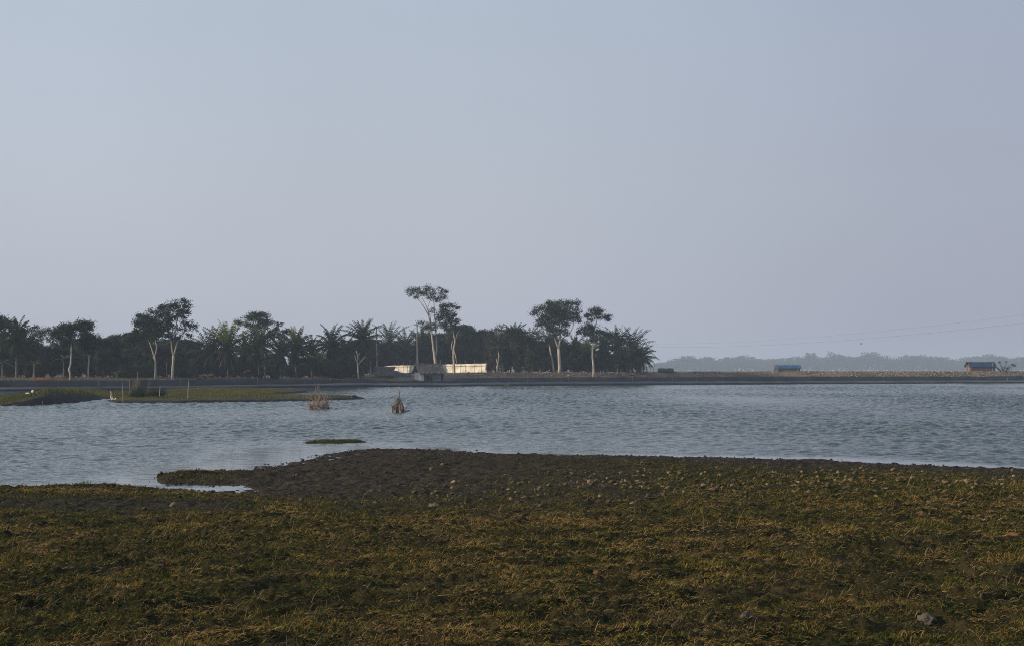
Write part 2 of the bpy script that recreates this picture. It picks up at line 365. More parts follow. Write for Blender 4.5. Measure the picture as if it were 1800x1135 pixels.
def near_nodes():
    t = M_near.node_tree; b = t.nodes['Principled BSDF']; L = t.links
    a = t.nodes.new('ShaderNodeAttribute'); a.attribute_name = 'mud'; tx = t.nodes.new('ShaderNodeTexCoord')
    def ramp(scale, c1, c2, lo=.35, hi=.65, det=6):
        n = t.nodes.new('ShaderNodeTexNoise'); n.inputs['Scale'].default_value = scale; n.inputs['Detail'].default_value = det; L.new(tx.outputs['Object'], n.inputs[0])
        r = t.nodes.new('ShaderNodeValToRGB'); r.color_ramp.elements[0].position = lo; r.color_ramp.elements[1].position = hi
        r.color_ramp.elements[0].color = (*c1, 1); r.color_ramp.elements[1].color = (*c2, 1); L.new(n.outputs[0], r.inputs[0]); return r
    mud = ramp(3, (0.024, 0.020, 0.015), (0.060, 0.048, 0.034)); gr = ramp(2.2, (0.010, 0.012, 0.005), (0.045, 0.035, 0.015))
    mm = t.nodes.new('ShaderNodeMixRGB'); L.new(a.outputs['Fac'], mm.inputs[0]); L.new(gr.outputs[0], mm.inputs[1]); L.new(mud.outputs[0], mm.inputs[2])
    L.new(mm.outputs[0], b.inputs['Base Color'])
    n = t.nodes.new('ShaderNodeTexNoise'); n.inputs['Scale'].default_value = 26; n.inputs['Detail'].default_value = 5; L.new(tx.outputs['Object'], n.inputs[0])
    bp = t.nodes.new('ShaderNodeBump'); bp.inputs['Distance'].default_value = 0.03; L.new(n.outputs[0], bp.inputs['Height']); L.new(bp.outputs[0], b.inputs['Normal'])
near_nodes()
tag(np_mesh('shore', V, grid_faces(*Yg.shape), M_near, True, {'mud': mN.ravel()}), kind='structure')

# ------------------------------------------------------------ islands and the spit
M_turf = mat('spit_turf', (0.035, 0.042, 0.016), (0.062, 0.062, 0.026), 0.9, 0.95, bump=0.05, bscale=5)
M_bank = mat('bank_mud', (0.012, 0.012, 0.011), (0.026, 0.024, 0.020), 1.5, 0.9, bump=0.05)
def land_patch(name, pts_px, res, hfun, turf=M_turf, grow=1.0, two=True):
    poly = [tuple(G(*p)[:2]) for p in pts_px]
    xs = [p[0] for p in poly]; ys = [p[1] for p in poly]
    nx = int((max(xs)-min(xs)+2*grow)/res[0])+2; ny = int((max(ys)-min(ys)+2*grow)/res[1])+2
    X, Y = np.meshgrid(np.linspace(min(xs)-grow, max(xs)+grow, nx), np.linspace(min(ys)-grow, max(ys)+grow, ny))
    s = signed(poly, X, Y)+0.25*fbm(X*0.8, Y*0.8, 3, 51)+0.1*fbm(X*3, Y*3, 2, 52)
    z = hfun(X, Y, s); V = np.stack([X, Y, z], -1).reshape(-1, 3)
    o = np_mesh(name, V, grid_faces(ny, nx), turf, True)
    if two:
        o.data.materials.append(M_bank)
        zz = z.ravel()
        f = grid_faces(ny, nx); zm = zz[f].mean(1); ss = s.ravel()[f].mean(1)
        o.data.polygons.foreach_set('material_index', ((ss < 0.55)).astype(np.int32))
    return o, poly
def h_spit(X, Y, s):
    sp = np.maximum(s, 0)
    return np.where(s > 0, 0.26*(1-np.exp(-sp/0.35))+0.12*(1-np.exp(-sp/5))+0.05*fbm(X*1.2, Y*0.5, 3, 55)*np.clip(s, 0, 1), s*0.3)
o, SPIT = land_patch('grassy_spit', [(188, 705), (200, 708.2), (300, 708.6), (400, 707), (480, 706), (545, 705), (600, 703.2), (645, 701.2), (620, 699.6), (560, 699.2), (500, 697), (470, 694), (520, 690.5), (545, 688.5), (515, 686.5), (450, 685.5), (380, 684.8), (300, 686), (240, 691), (225, 697)],
                (0.16, 0.35), h_spit); tag(o, kind='structure')
def h_left(X, Y, s):
    sp = np.maximum(s, 0); px = X/Y*F+900
    m = np.exp(-((px-95)/52)**2)*0.85+np.exp(-((px-150)/30)**2)*0.45+0.16
    m = m*np.clip(1-(Y-108)/40, .35, 1)
    return np.where(s > 0, m*(1-np.exp(-sp/0.5))+0.10*fbm(X*0.8, Y*0.5, 4, 57)*np.clip(s, 0, 1), s*0.3)
o, LEFT = land_patch('mud_island', [(-700, 722), (-100, 714.5), (0, 713.5), (55, 712.6), (90, 711), (130, 707.5), (160, 704), (182, 701.5), (195, 700), (225, 697), (240, 690.5), (225, 687.5), (150, 688), (90, 688.5), (50, 691.5), (20, 696.5), (-60, 698), (-700, 704)],
                (0.16, 0.35), h_left); tag(o, kind='structure')
M_islet = mat('islet_weed', (0.02, 0.026, 0.012), (0.04, 0.045, 0.02), 3, 0.95, bump=0.04, bscale=12)
def h_isl(X, Y, s):
    sp = np.maximum(s, 0); return np.where(s > 0, 0.05*(1-np.exp(-sp/0.25))+0.05*fbm(X*3, Y*3, 3, 59), s*0.3)
o, ISL = land_patch('weed_islet', [(534, 777.6), (560, 778.8), (600, 778.2), (640, 776.6), (662, 775), (625, 774.3), (580, 774.2), (548, 776)], (0.05, 0.08), h_isl, M_islet, 0.5, False); tag(o, kind='structure')

# ------------------------------------------------------------ water, real waves
yy = [14.0]
while yy[-1] < 330: yy.append(yy[-1]+0.030+0.0011*yy[-1])
yy = np.array(yy); us = np.concatenate([np.linspace(-2.2, -0.43, 40)[:-1], np.linspace(-0.43, 0.43, 860), np.linspace(0.43, 2.2, 40)[1:]])
Yw, Uw = np.meshgrid(yy, us, indexing='ij'); Xw = Uw*Yw
ds = 0.030+0.0011*Yw
Z = np.zeros_like(Xw)
rw = np.random.default_rng(5)
warp = [fbm(Xw*0.16+i*3.1, Yw*0.16, 2, 100+i) for i in range(4)]
for i in range(72):
    lam = 0.17*(1.25/0.17)**(i/71.0)*rw.uniform(.95, 1.05)
    th = rw.normal(0.22, 0.55); k = 2*math.pi/lam
    amp = 0.0105*lam*(1.0 if lam < 0.9 else 0.9/lam)
    q = k*(Xw*math.sin(th)+Yw*math.cos(th))+rw.uniform(0, 6.28)+2.2*warp[i % 4]
    Z += amp*(np.sin(q)+0.25*np.cos(2*q))*np.clip((lam-2.0*ds)/(0.8*ds), 0, 1)
Z *= (0.72+0.75*fbm(Xw*0.05, Yw*0.025, 3, 77))*1.42
sdn = sdist(SH, Xw, Yw, False); pxw = Xw/Yw*F+900
calmw = np.interp(pxw, [0, 250, 380, 520, 700, 850, 1100, 1400, 1600, 1800], [1.2, 2.5, 4.5, 5.5, 3.2, 1.2, 1.0, 1.4, 2.2, 1.0])*(1+0.5*fbm(Xw*0.4, Yw*0.4, 3, 61))
calm = 0.05+0.95*sstep(calmw*0.35, calmw*1.5, sdn)
back = 1-0.72*sstep(122, 140, Yw)*sstep(640, 520, pxw)
mid_ = 1-0.6*np.exp(-((pxw-600)/55)**2)*sstep(122, 132, Yw)
Zf = Z*calm*back*mid_
V = np.stack([Xw, Yw, Zf], -1).reshape(-1, 3)
M_water = bpy.data.materials.new('pond_water'); M_water.use_nodes = True
def water_nodes():
    t = M_water.node_tree; b = t.nodes['Principled BSDF']; L = t.links
    b.inputs['Base Color'].default_value = (0.056, 0.078, 0.072, 1); b.inputs['Roughness'].default_value = 0.05; b.inputs['IOR'].default_value = 1.333
    tx = t.nodes.new('ShaderNodeTexCoord'); mp = t.nodes.new('ShaderNodeMapping'); mp.inputs['Scale'].default_value = (0.75, 1.3, 1)
    L.new(tx.outputs['Object'], mp.inputs[0])
    n = t.nodes.new('ShaderNodeTexNoise'); n.inputs['Scale'].default_value = 7; n.inputs['Detail'].default_value = 4; n.inputs['Distortion'].default_value = 0.3; L.new(mp.outputs[0], n.inputs[0])
    a = t.nodes.new('ShaderNodeAttribute'); a.attribute_name = 'chop'
    mu = t.nodes.new('ShaderNodeMath'); mu.operation = 'MULTIPLY'; mu.inputs[1].default_value = 0.05; L.new(a.outputs['Fac'], mu.inputs[0])
    bp = t.nodes.new('ShaderNodeBump'); L.new(n.outputs[0], bp.inputs['Height']); L.new(mu.outputs[0], bp.inputs['Distance']); L.new(bp.outputs[0], b.inputs['Normal'])
water_nodes()
tag(np_mesh('water', V, grid_faces(*Yw.shape), M_water, True, {'chop': (calm*back*mid_).ravel()}), kind='structure')

# ------------------------------------------------------------ grass and litter on the shore
def ribbons(name, P0, ang, length, lift, width, curl, tint, mat_, segs=3, rise=None):
    """many curved blades: P0 (n,3), heading ang, arching by lift"""
    n = len(P0); T = np.linspace(0, 1, segs+1)[None, :]
    a = ang[:, None]+curl[:, None]*(T-0.3)
    step = (length/segs)[:, None]
    dx = np.cos(a)*step; dyv = np.sin(a)*step
    X = P0[:, 0, None]+np.concatenate([np.zeros((n, 1)), np.cumsum(dx[:, :-1], 1)], 1)
    Yv = P0[:, 1, None]+np.concatenate([np.zeros((n, 1)), np.cumsum(dyv[:, :-1], 1)], 1)
    if rise is None: Zv = P0[:, 2, None]+lift[:, None]*np.sin(T*math.pi*0.8)
    else: Zv = P0[:, 2, None]+lift[:, None]*(T**0.8)
    w = width[:, None]*(1-0.8*T)*0.5
    nx = -np.sin(a)*w; ny = np.cos(a)*w
    up = w*0.6
    A = np.stack([X+nx, Yv+ny, Zv+up], -1); B = np.stack([X-nx, Yv-ny, Zv-up], -1)
    V = np.stack([A, B], 2).reshape(-1, 3)
    base = (np.arange(n)*(segs+1)*2)[:, None, None]
    k = np.arange(segs)[None, :, None]*2
    f = base+k+np.array([0, 1, 3, 2])[None, None, :]
    return V, f.reshape(-1, 4), np.repeat(tint, (segs+1)*2)
def margin(n, y0, y1):
    Y = y0+(y1-y0)*RNG.random(n)**1.3; X = (0.43*Y+6.0*RNG.random(n))*np.where(RNG.random(n) < .5, -1, 1); return X, Y
def scatter(n, y0, y1, power=-1.0, umax=0.43):
    """positions in the view wedge; density per area falls with distance"""
    r = RNG.random(n); e_ = 2+power
    Y = (y0**e_+(y1**e_-y0**e_)*r)**(1/e_)
    X = (RNG.random(n)*2-1)*umax*Y
    return X, Y
M_grass = leafmat('shore_grass', [(0, (0.020, 0.034, 0.006)), (0.3, (0.062, 0.076, 0.012)), (0.55, (0.160, 0.142, 0.028)), (0.78, (0.30, 0.165, 0.040)), (1, (0.46, 0.30, 0.12))], 0.2, 0.95)
M_straw = leafmat('straw_litter', [(0, (0.06, 0.035, 0.015)), (0.5, (0.16, 0.10, 0.045)), (1, (0.32, 0.24, 0.13))], 0.15, 0.85)
gv, gf, gt = [], [], []; off = 0
def push(r):
    global off
    gv.append(r[0]); gf.append(r[1]+off); gt.append(r[2]); off += len(r[0])
for (n, y0, y1) in ((640000, 7.5, 44.0), (190000, 5.0, 40.0)):
    X, Y = scatter(n, y0, y1, -1.6)
    if n < 600000: X, Y = margin(n, y0, y1)
    h, s, m = near_height(X, Y)
    clump = fbm(X*2.3, Y*2.3, 3, 71); big = fbm(X*0.35, Y*0.35, 3, 72)
    keep = (s > 0.15) & (RNG.random(n) < (1-m*0.90)*np.clip(0.95+clump*1.5, 0.28, 1))
    X, Y, h, clump, big = X[keep], Y[keep], h[keep], clump[keep], big[keep]; n2 = len(X)
    sc = np.clip(Y/16, 0.75, 1.7)
    tint = np.clip(0.50+0.30*big+0.50*fbm(X*2.6, Y*2.6, 3, 73)+RNG.normal(0, 0.26, n2), 0, 1)*(1-0.6*m[keep])
    L_ = RNG.uniform(0.03, 0.095, n2)*sc*(1-0.45*m[keep])*np.clip(1.25-Y/60, .6, 1)
    push(ribbons('g', np.stack([X, Y, h-0.004], -1), RNG.uniform(0, 6.28, n2), L_, L_*RNG.uniform(0.05, 0.85, n2)*(0.5+1.3*np.clip(clump, 0, 1)), RNG.uniform(0.004, 0.009, n2)*sc, RNG.normal(0, 1.0, n2), tint, None))
tag(np_mesh('shore_grass', np.concatenate(gv), np.concatenate(gf), M_grass, False, {'tint': np.concatenate(gt)}), 'matted olive and rust-brown grass covering the near shore', 'grass', kind='stuff')
gv, gf, gt = [], [], []; off = 0
X, Y = scatter(46000, 7.5, 38.0, -1.4); h, s, m = near_height(X, Y)
keep = (s > 0.3) & (RNG.random(len(X)) < (1-m)*np.clip(0.5+1.4*fbm(X*1.1, Y*1.1, 3, 81), 0.06, 1)); X, Y, h = X[keep], Y[keep], h[keep]; n2 = len(X)
L_ = RNG.uniform(0.035, 0.12, n2)*(1+1.5*(RNG.random(n2) < .05))
push(ribbons('s', np.stack([X, Y, h+0.012], -1), RNG.uniform(0, 6.28, n2), L_, L_*RNG.uniform(0.05, 0.9, n2), RNG.uniform(0.003, 0.006, n2)*np.clip(Y/14, 1, 1.8), RNG.normal(0, 1.4, n2), RNG.random(n2)**1.5, None, 5))
tag(np_mesh('dry_straw', np.concatenate(gv), np.concatenate(gf), M_straw, False, {'tint': np.concatenate(gt)}), 'long dry straw strands lying tangled over the grass', 'straw', kind='stuff')

# clods, pebbles
def clods(name, X, Y, Zc, r, mat_, tint, flat=0.7, seed=1):
    ico_v = []; ico_f = []
    import bmesh
    bm = bmesh.new(); bmesh.ops.create_icosphere(bm, subdivisions=1, radius=1)
    bv = np.array([v.co[:] for v in bm.verts]); bf = np.array([[v.index for v in f.verts] for f in bm.faces]); bm.free()
    g = np.random.default_rng(seed); n = len(X)
    k = 1+g.normal(0, 0.36, (n, len(bv), 1))
    ang = g.uniform(0, 6.28, n); sx_ = g.uniform(0.7, 1.4, n)
    v = bv[None]*k; vx = v[..., 0]*sx_[:, None]; vy = v[..., 1]
    c, s_ = np.cos(ang)[:, None], np.sin(ang)[:, None]
    v = np.stack([vx*c-vy*s_, vx*s_+vy*c, v[..., 2]*flat], -1)*r[:, None, None]+np.stack([X, Y, Zc], -1)[:, None]
    f = bf[None]+(np.arange(n)*len(bv))[:, None, None]
    return np_mesh(name, v.reshape(-1, 3), f.reshape(-1, 3), mat_, False, {'tint': np.repeat(tint, len(bv))})
M_clod = mat('clods', (0.1, 0.08, 0.05), rough=0.95); attr_ramp(M_clod, 'tint', [(0, (0.045, 0.035, 0.022)), (0.5, (0.13, 0.095, 0.05)), (0.8, (0.24, 0.17, 0.09)), (1, (0.36, 0.27, 0.16))])
M_mudclod = mat('mud_clods', (0.03, 0.026, 0.021), (0.070, 0.058, 0.045), 6, 0.9)
n = 30000
X, Y = scatter(n, 9, 34, 0.4); h, s, m = near_height(X, Y); px = X/Y*F+900
band = np.exp(-((Y-26.0)/3.0)**2)*sstep(450, 1350, px)
keep = (s > 1.0) & (RNG.random(n) < (0.02+0.95*band)*np.clip(0.55+1.2*fbm(X*0.9, Y*0.9, 3, 91), 0, 1)); X, Y, h = X[keep], Y[keep], h[keep]
r = (0.009+0.044*RNG.random(len(X))**3.4)*np.clip((Y-8)/14, .3, 1)
tag(clods('pebbles', X, Y, h+r*0.55, r, M_clod, np.clip(RNG.random(len(X))**1.2*0.65+r*4, 0, 1)), 'small ochre pebbles and crumbled clods strewn in the grass', 'pebbles', kind='stuff')
X, Y = scatter(60000, 20, 46, 0.3); h, s, m = near_height(X, Y)
edge = np.exp(-((s-0.15)/0.35)**2)
keep = (s > -0.25) & (RNG.random(len(X)) < np.clip(m*0.22*np.clip(0.3+1.9*fbm(X*1.2, Y*1.2, 3, 95), 0, 1)+0.8*edge*(fbm(X*0.6, Y*0.6, 2, 96) > -0.1), 0, 1)); X, Y, h, m, s = X[keep], Y[keep], h[keep], m[keep], s[keep]
r = 0.008+0.034*RNG.random(len(X))**4
tag(clods('mud_lumps', X, Y, np.maximum(h, -0.01)+r*0.3, r, M_mudclod, r*0, seed=3), 'dark wet lumps of mud along the water edge', 'mud', kind='stuff')

# named stones in the foreground
M_stone = mat('ochre_stone', (0.14, 0.10, 0.06), (0.30, 0.22, 0.13), 6, 0.9, bump=0.02)
M_stone2 = mat('rust_clod', (0.09, 0.045, 0.022), (0.20, 0.10, 0.05), 8, 0.9, bump=0.02)
M_stone3 = mat('grey_stone', (0.06, 0.05, 0.04), (0.14, 0.12, 0.095), 8, 0.9, bump=0.02)
def ground_pt(px, py):
    z = 0.5
    for _ in range(12):
        p = G(px, py, z); h = near_height(np.array([p.x]), np.array([p.y]))[0][0]; z = 0.5*z+0.5*h
    p = G(px, py, z); return p
stones = [(763, 889, 17, 7, M_stone, 'broad flat tan stone in the grass left of centre'),
          (1634, 887, 15, 11, M_stone3, 'pinkish grey round stone casting a shadow on the right slope'),
          (1622, 903, 24, 12, M_stone2, 'rust-orange earth clod below the pinkish grey stone'),
          (1347, 884, 9, 7, M_stone, 'small pale yellow round stone alone in green grass'),
          (1405, 849, 14, 9, M_stone, 'pale ochre stone at the upper edge of the pebble band'),
          (1556, 860, 22, 8, M_stone, 'long ochre stone in the middle of the pebble band'),
          (1600, 856, 18, 8, M_stone, 'broken ochre stone right of the long one in the pebble band'),
          (1661, 849, 12, 7, M_stone, 'yellowish rounded stone near the right end of the pebble band'),
          (1712, 858, 10, 9, M_stone, 'upright yellow stone at the right end of the pebble band'),
          (1155, 915, 12, 9, M_stone2, 'orange clod in the grass right of centre'),
          (1048, 1010, 22, 14, M_stone2, 'dark rust clod with a lit left face in the lower middle'),
          (1630, 1095, 42, 26, M_stone3, 'largest grey-brown lump at the bottom right corner'),
          (1310, 1092, 24, 18, M_stone3, 'grey lump at the bottom edge right of centre'),
          (1775, 945, 30, 12, M_stone2, 'orange-brown earth mound at the right edge'),
          (655, 862, 9, 6, M_stone2, 'small orange stone on the dark slope left of centre'),
          (175, 1030, 18, 9, M_stone2, 'pinkish dry clod in the dark grass at lower left')]
for i, (px, py, w, hh, m_, lb) in enumerate(stones):
    p = ground_pt(px, py); k = p.y/F
    o = blob('stone' if m_ is not M_stone2 else 'clod', (0, 0, 0), (w*k*0.46, w*k*0.40, hh*k*0.5), m_, None, 300+i, 0.7, 3)
    o.location = (p.x, p.y, p.z+hh*k*0.02); o.rotation_euler = (0.1, 0.05, i*1.3)
    tag(o, lb, 'stone' if m_ is not M_stone2 else 'clod', 'stones and clods in the foreground')

# small turf blades on the islands
gv, gf, gt = [], [], []; off = 0
def turf(poly, n, hf, smin, hh, seed, tmean):
    xs = [p[0] for p in poly]; ys = [p[1] for p in poly]
    X = RNG.uniform(max(min(xs), -60), max(xs), n); Y = RNG.uniform(min(ys), max(ys), n)
    s = signed(poly, X, Y)+0.25*fbm(X*0.8, Y*0.8, 3, 51)+0.1*fbm(X*3, Y*3, 2, 52); z = hf(X, Y, s); k = s > smin; X, Y, z = X[k], Y[k], z[k]; n2 = len(X)
    L_ = RNG.uniform(0.5, 1.3, n2)*hh
    push(ribbons('t', np.stack([X, Y, z-0.01], -1), RNG.uniform(0, 6.28, n2), L_*0.6, L_, L_*0.28, RNG.normal(0, 1, n2), np.clip(tmean+0.3*fbm(X*0.5, Y*0.3, 3, seed)+RNG.normal(0, .12, n2), 0, 1), None, 2, True))
turf(SPIT, 60000, h_spit, 0.35, 0.10, 5, 0.42)
turf(LEFT, 60000, h_left, 0.45, 0.16, 6, 0.36)
turf(ISL, 5000, h_isl, 0.05, 0.055, 7, 0.30)
tag(np_mesh('island_grass', np.concatenate(gv), np.concatenate(gf), M_grass, False, {'tint': np.concatenate(gt)}), 'short green grass growing on the spit and islands in the pond', 'grass', kind='stuff')

# rubble of clods along the top of the dike
n = 9000
px = RNG.uniform(820, 2000, n); ofs = RNG.uniform(3.2, 12, n); dd = D0(px)+ofs; zc_ = np.interp(px, cols, crown_z(cols))
t = np.clip((ofs-1.3)/(crown_off(px)-1.3), 0, 1); zb_ = zat(px, NB(px), D0(px)+1.3); zz = zb_+(zc_-zb_)*t**0.85
k = (px > 1060) | (RNG.random(n) < 0.35); k &= RNG.random(n) < np.clip(0.55+fbm(px*0.05, px*0, 3, 4), 0, 1)
r = RNG.uniform(0.05, 0.17, n)
M_dclod = mat('dike_clods', (0.2, 0.15, 0.1), rough=0.95); attr_ramp(M_dclod, 'tint', [(0, (0.10, 0.08, 0.06)), (0.5, (0.26, 0.20, 0.14)), (1, (0.45, 0.36, 0.27))])
tag(clods('dike_rubble', ((px-900)/F*dd)[k], dd[k], (zz+r*0.4)[k], r[k], M_dclod, RNG.random(n)[k]*0.75, 0.8, 9), 'pale sunlit clods of dug earth along the top of the dike', 'rubble', kind='stuff')
n = 2500; px = RNG.uniform(-150, 640, n); ofs = RNG.uniform(4.5, 9, n); dd = D0(px)+ofs; zc_ = np.interp(px, cols, crown_z(cols)); r = RNG.uniform(0.03, 0.10, n)
t = np.clip((ofs-1.3)/(crown_off(px)-1.3), 0, 1); zb_ = zat(px, NB(px), D0(px)+1.3); zz = zb_+(zc_-zb_)*t**0.85
k = RNG.random(n) < np.clip(0.3+fbm(px*0.03, px*0, 3, 14), 0, 1)
tag(clods('dike_crumbs', ((px-900)/F*dd)[k], dd[k], (zz+r*0.4)[k], r[k], M_dclod, RNG.random(n)[k]*0.6, 0.8, 10), 'scattered grey-brown crumbs of earth on the left part of the dike', 'rubble', kind='stuff')
# weedy slope behind the net
gv, gf, gt = [], [], []; off = 0
n = 40000; px = RNG.uniform(-250, 2050, n); ofs = RNG.uniform(1.6, 8, n); dd = D0(px)+ofs; zc_ = np.interp(px, cols, crown_z(cols)); zb_ = zat(px, NB(px), D0(px)+1.3)
t = np.clip((ofs-1.3)/(crown_off(px)-1.3), 0, 1); zz = zb_+(zc_-zb_)*t**0.85
k = RNG.random(n) < np.clip(0.7-0.6*(px > 1050)*(ofs > 4)+0.4*fbm(px*0.02, ofs, 3, 24), 0.05, 1); px, dd, zz = px[k], dd[k], zz[k]; n2 = len(px); L_ = RNG.uniform(0.06, 0.22, n2)
push(ribbons('d', np.stack([(px-900)/F*dd, dd, zz-0.02], -1), RNG.uniform(0, 6.28, n2), L_*.6, L_, L_*0.3, RNG.normal(0, 1, n2), np.clip(0.5+0.4*fbm(px*0.015, dd*0, 3, 25)+RNG.normal(0, .15, n2), 0, 1), None, 2, True))
tag(np_mesh('dike_weeds', np.concatenate(gv), np.concatenate(gf), M_grass, False, {'tint': np.concatenate(gt)}), 'low weeds and dry grass on the slope of the dike', 'weeds', kind='stuff')

# ------------------------------------------------------------ net fence along the dike
fe = empty('net_fence', (0, float(D0(900))+1.4, 0.4), 'low dark blue-grey net stretched on thin posts along the foot of the dike', 'fence')
pxs = np.arange(-700, 2600, 5.0); dF = D0(pxs)+1.4
sag = 0.10*fbm(pxs*0.03, pxs*0, 3, 44)
top = zat(pxs, NT(pxs), dF)+sag; bot = zat(pxs, NB(pxs), dF)-0.05
bel = 0.12*fbm(pxs*0.06, pxs*0+3, 2, 45)
V = np.concatenate([np.stack([(pxs-900)/F*(dF+bel*0), dF, bot], -1), np.stack([(pxs-900)/F*dF, dF-0.1+bel, (top+bot)/2], -1), np.stack([(pxs-900)/F*dF, dF, top], -1)])
o = np_mesh('net', V, grid_faces(3, len(pxs)), M_net, True, parent=fe); o.matrix_parent_inverse = Matrix.Translation(-fe.location)
x = -250
rp_ = random.Random(3)
while x < 2100:
    d_ = float(D0(x))+1.33; zb_ = float(zat(x, NB(x), d_))-0.15; zt_ = float(zat(x, NT(x), d_))+rp_.uniform(0.0, 0.28)
    mb = MB(); p = Vector(((x-900)/F*d_, d_, zb_)); mb.tube([p, p+Vector((rp_.uniform(-.12, .12), 0, zt_-zb_))], [0.035, 0.028], 5); mb.build('post', M_wood, fe)
    x += rp_.uniform(38, 85)

# leaning stakes at the foot of the dike
def stake(px0, py0, px1, py1, Y, r, lb, mat_=M_wood, name='stake', cat='stake', grp=None, bow=0.0):
    a, b = P(px0, py0, Y), P(px1, py1, Y); mb = MB(); m_ = (a+b)/2+Vector((bow, 0, 0))
    pts = [a, (a*0.75+b*0.25)+Vector((bow*.7, 0, 0)), m_, (a*.25+b*.75)+Vector((bow*.7, 0, 0)), b]
    mb.tube([q-a for q in pts], [r, r*.95, r*.88, r*.8, r*.68], 6); o = mb.build(name, mat_); o.location = a
    return tag(o, lb, cat, grp)
dw = lambda px: float(D0(px))
g_ = 'thin stakes along the dike'
stake(925, 677, 928, 667, dw(925)+.3, .04, 'thin stake leaning right at the water edge below the twin-trunk trees', grp=g_)
stake(891, 678, 895, 673, dw(891)+.2, .05, 'short slanting stake by the dark brush at the dike foot', grp=g_)
stake(894.5, 672, 894.5, 661, dw(894)+1.2, .035, 'upright grey post above the dark brush on the dike', grp=g_)
stake(1002, 676.5, 1004, 671.5, dw(1002)+.3, .035, 'short slanting stake left of a similar one near the slender tree', grp=g_)
stake(1025, 676.5, 1030, 670, dw(1025)+.3, .04, 'slanting stake at water just left of the slender tree', grp=g_)
stake(1112, 673, 1111, 660, dw(1112)+1.2, .05, 'pale post on the slope below the fan of palms', grp=g_)
for px_, a_, lb in ((1055, 650, 'first pale stick of a row right of the slender tree'), (1060.5, 651, 'second pale stick of a row right of the slender tree'), (1069, 652, 'third pale stick of a row right of the slender tree'), (1083, 654, 'bent pale stick below the round palm crowns')):
    stake(px_, 662, px_+1, a_, dw(px_)+5.5, .05, lb, M_bark, grp=g_)
stake(899.5, 655.5, 901, 647, dw(900)+8, .06, 'short white stump stake at the edge of the dark wood', M_bark, grp=g_)
stake(1303, 655, 1304.5, 648, dw(1303)+8, .035, 'lone thin stick on the open dike left of the blue hut', grp=g_)
stake(1281, 654, 1281.5, 644.5, dw(1281)+9, .03, 'tallest thin stick on the open dike', grp=g_)
stake(1770, 671, 1771, 664, dw(1770)+.8, .05, 'pale stub at water level near the right edge', M_bark, grp=g_)
stake(27, 670, 27.5, 634, dw(27)+6, .05, 'slim upright pole at the far left before the tall palm', grp=g_)
stake(292, 666, 293, 636, dw(292)+9, .05, 'thin bluish pole between the two pale forked trees', M_concrete, grp=g_)

# ------------------------------------------------------------ trees
def tangents(N_, g):
    N_ = N_/(np.linalg.norm(N_, axis=1)[:, None]+1e-6); u = g.normal(size=N_.shape); u -= (u*N_).sum(1)[:, None]*N_; u /= np.linalg.norm(u, axis=1)[:, None]
    return u, np.cross(N_, u)
def leaf_cloud(blobs, Y, px2m, dens, leaf, seed, dark=0.0, flat=0.45, up=0.1):
    """blobs in photo pixels -> 3-D ellipsoids full of leaf clumps; returns V, F, tint (leaves are bent quads)"""
    g = np.random.default_rng(seed); Vs = []; Ts = []; Ns = []
    for (cx, cy, rx, ry) in blobs:
        if flat < .6: rx, ry, cy = rx*1.05, ry*1.38, cy+ry*.12
        c = P(cx, cy, Y); a, b = rx*px2m, ry*px2m; dep = a*0.85
        nc = max(5, int(dens*rx*ry/4.6))
        d = g.normal(size=(nc, 3)); d /= np.linalg.norm(d, axis=1)[:, None]
        rr = g.random(nc)**0.45
        cc = np.array(c)+d*rr[:, None]*np.array([a, dep, b])
        cc += g.normal(0, 0.10*a, (nc, 3))*np.array([1, 1, 0.3])
        for q in range(nc):
            m = g.integers(16, 34); cr = g.uniform(0.30, 0.62)*min(1.0, a/1.2+0.3)
            dl = g.normal(0, 1, (m, 3))*np.array([cr, cr, cr*flat*1.45])*0.66; p = cc[q]+dl; Ns.append(dl/np.array([1, 1, flat])/cr+0.9*d[q]+g.normal(0, .45, (m, 3)))
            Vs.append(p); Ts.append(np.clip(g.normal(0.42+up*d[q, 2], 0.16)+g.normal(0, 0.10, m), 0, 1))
    p = np.concatenate(Vs); tint = np.concatenate(Ts); n = len(p); u, w = tangents(np.concatenate(Ns), g)
    L_ = (leaf*g.uniform(0.6, 1.3, n))[:, None]; w_ = L_*0.5
    V = np.stack([p-u*L_*.5, p+w*w_*.5, p+u*L_*.5, p-w*w_*.5], 1).reshape(-1, 3)
    Fc = (np.arange(n)*4)[:, None]+np.arange(4)[None]
    return V, Fc, np.repeat(tint, 4)
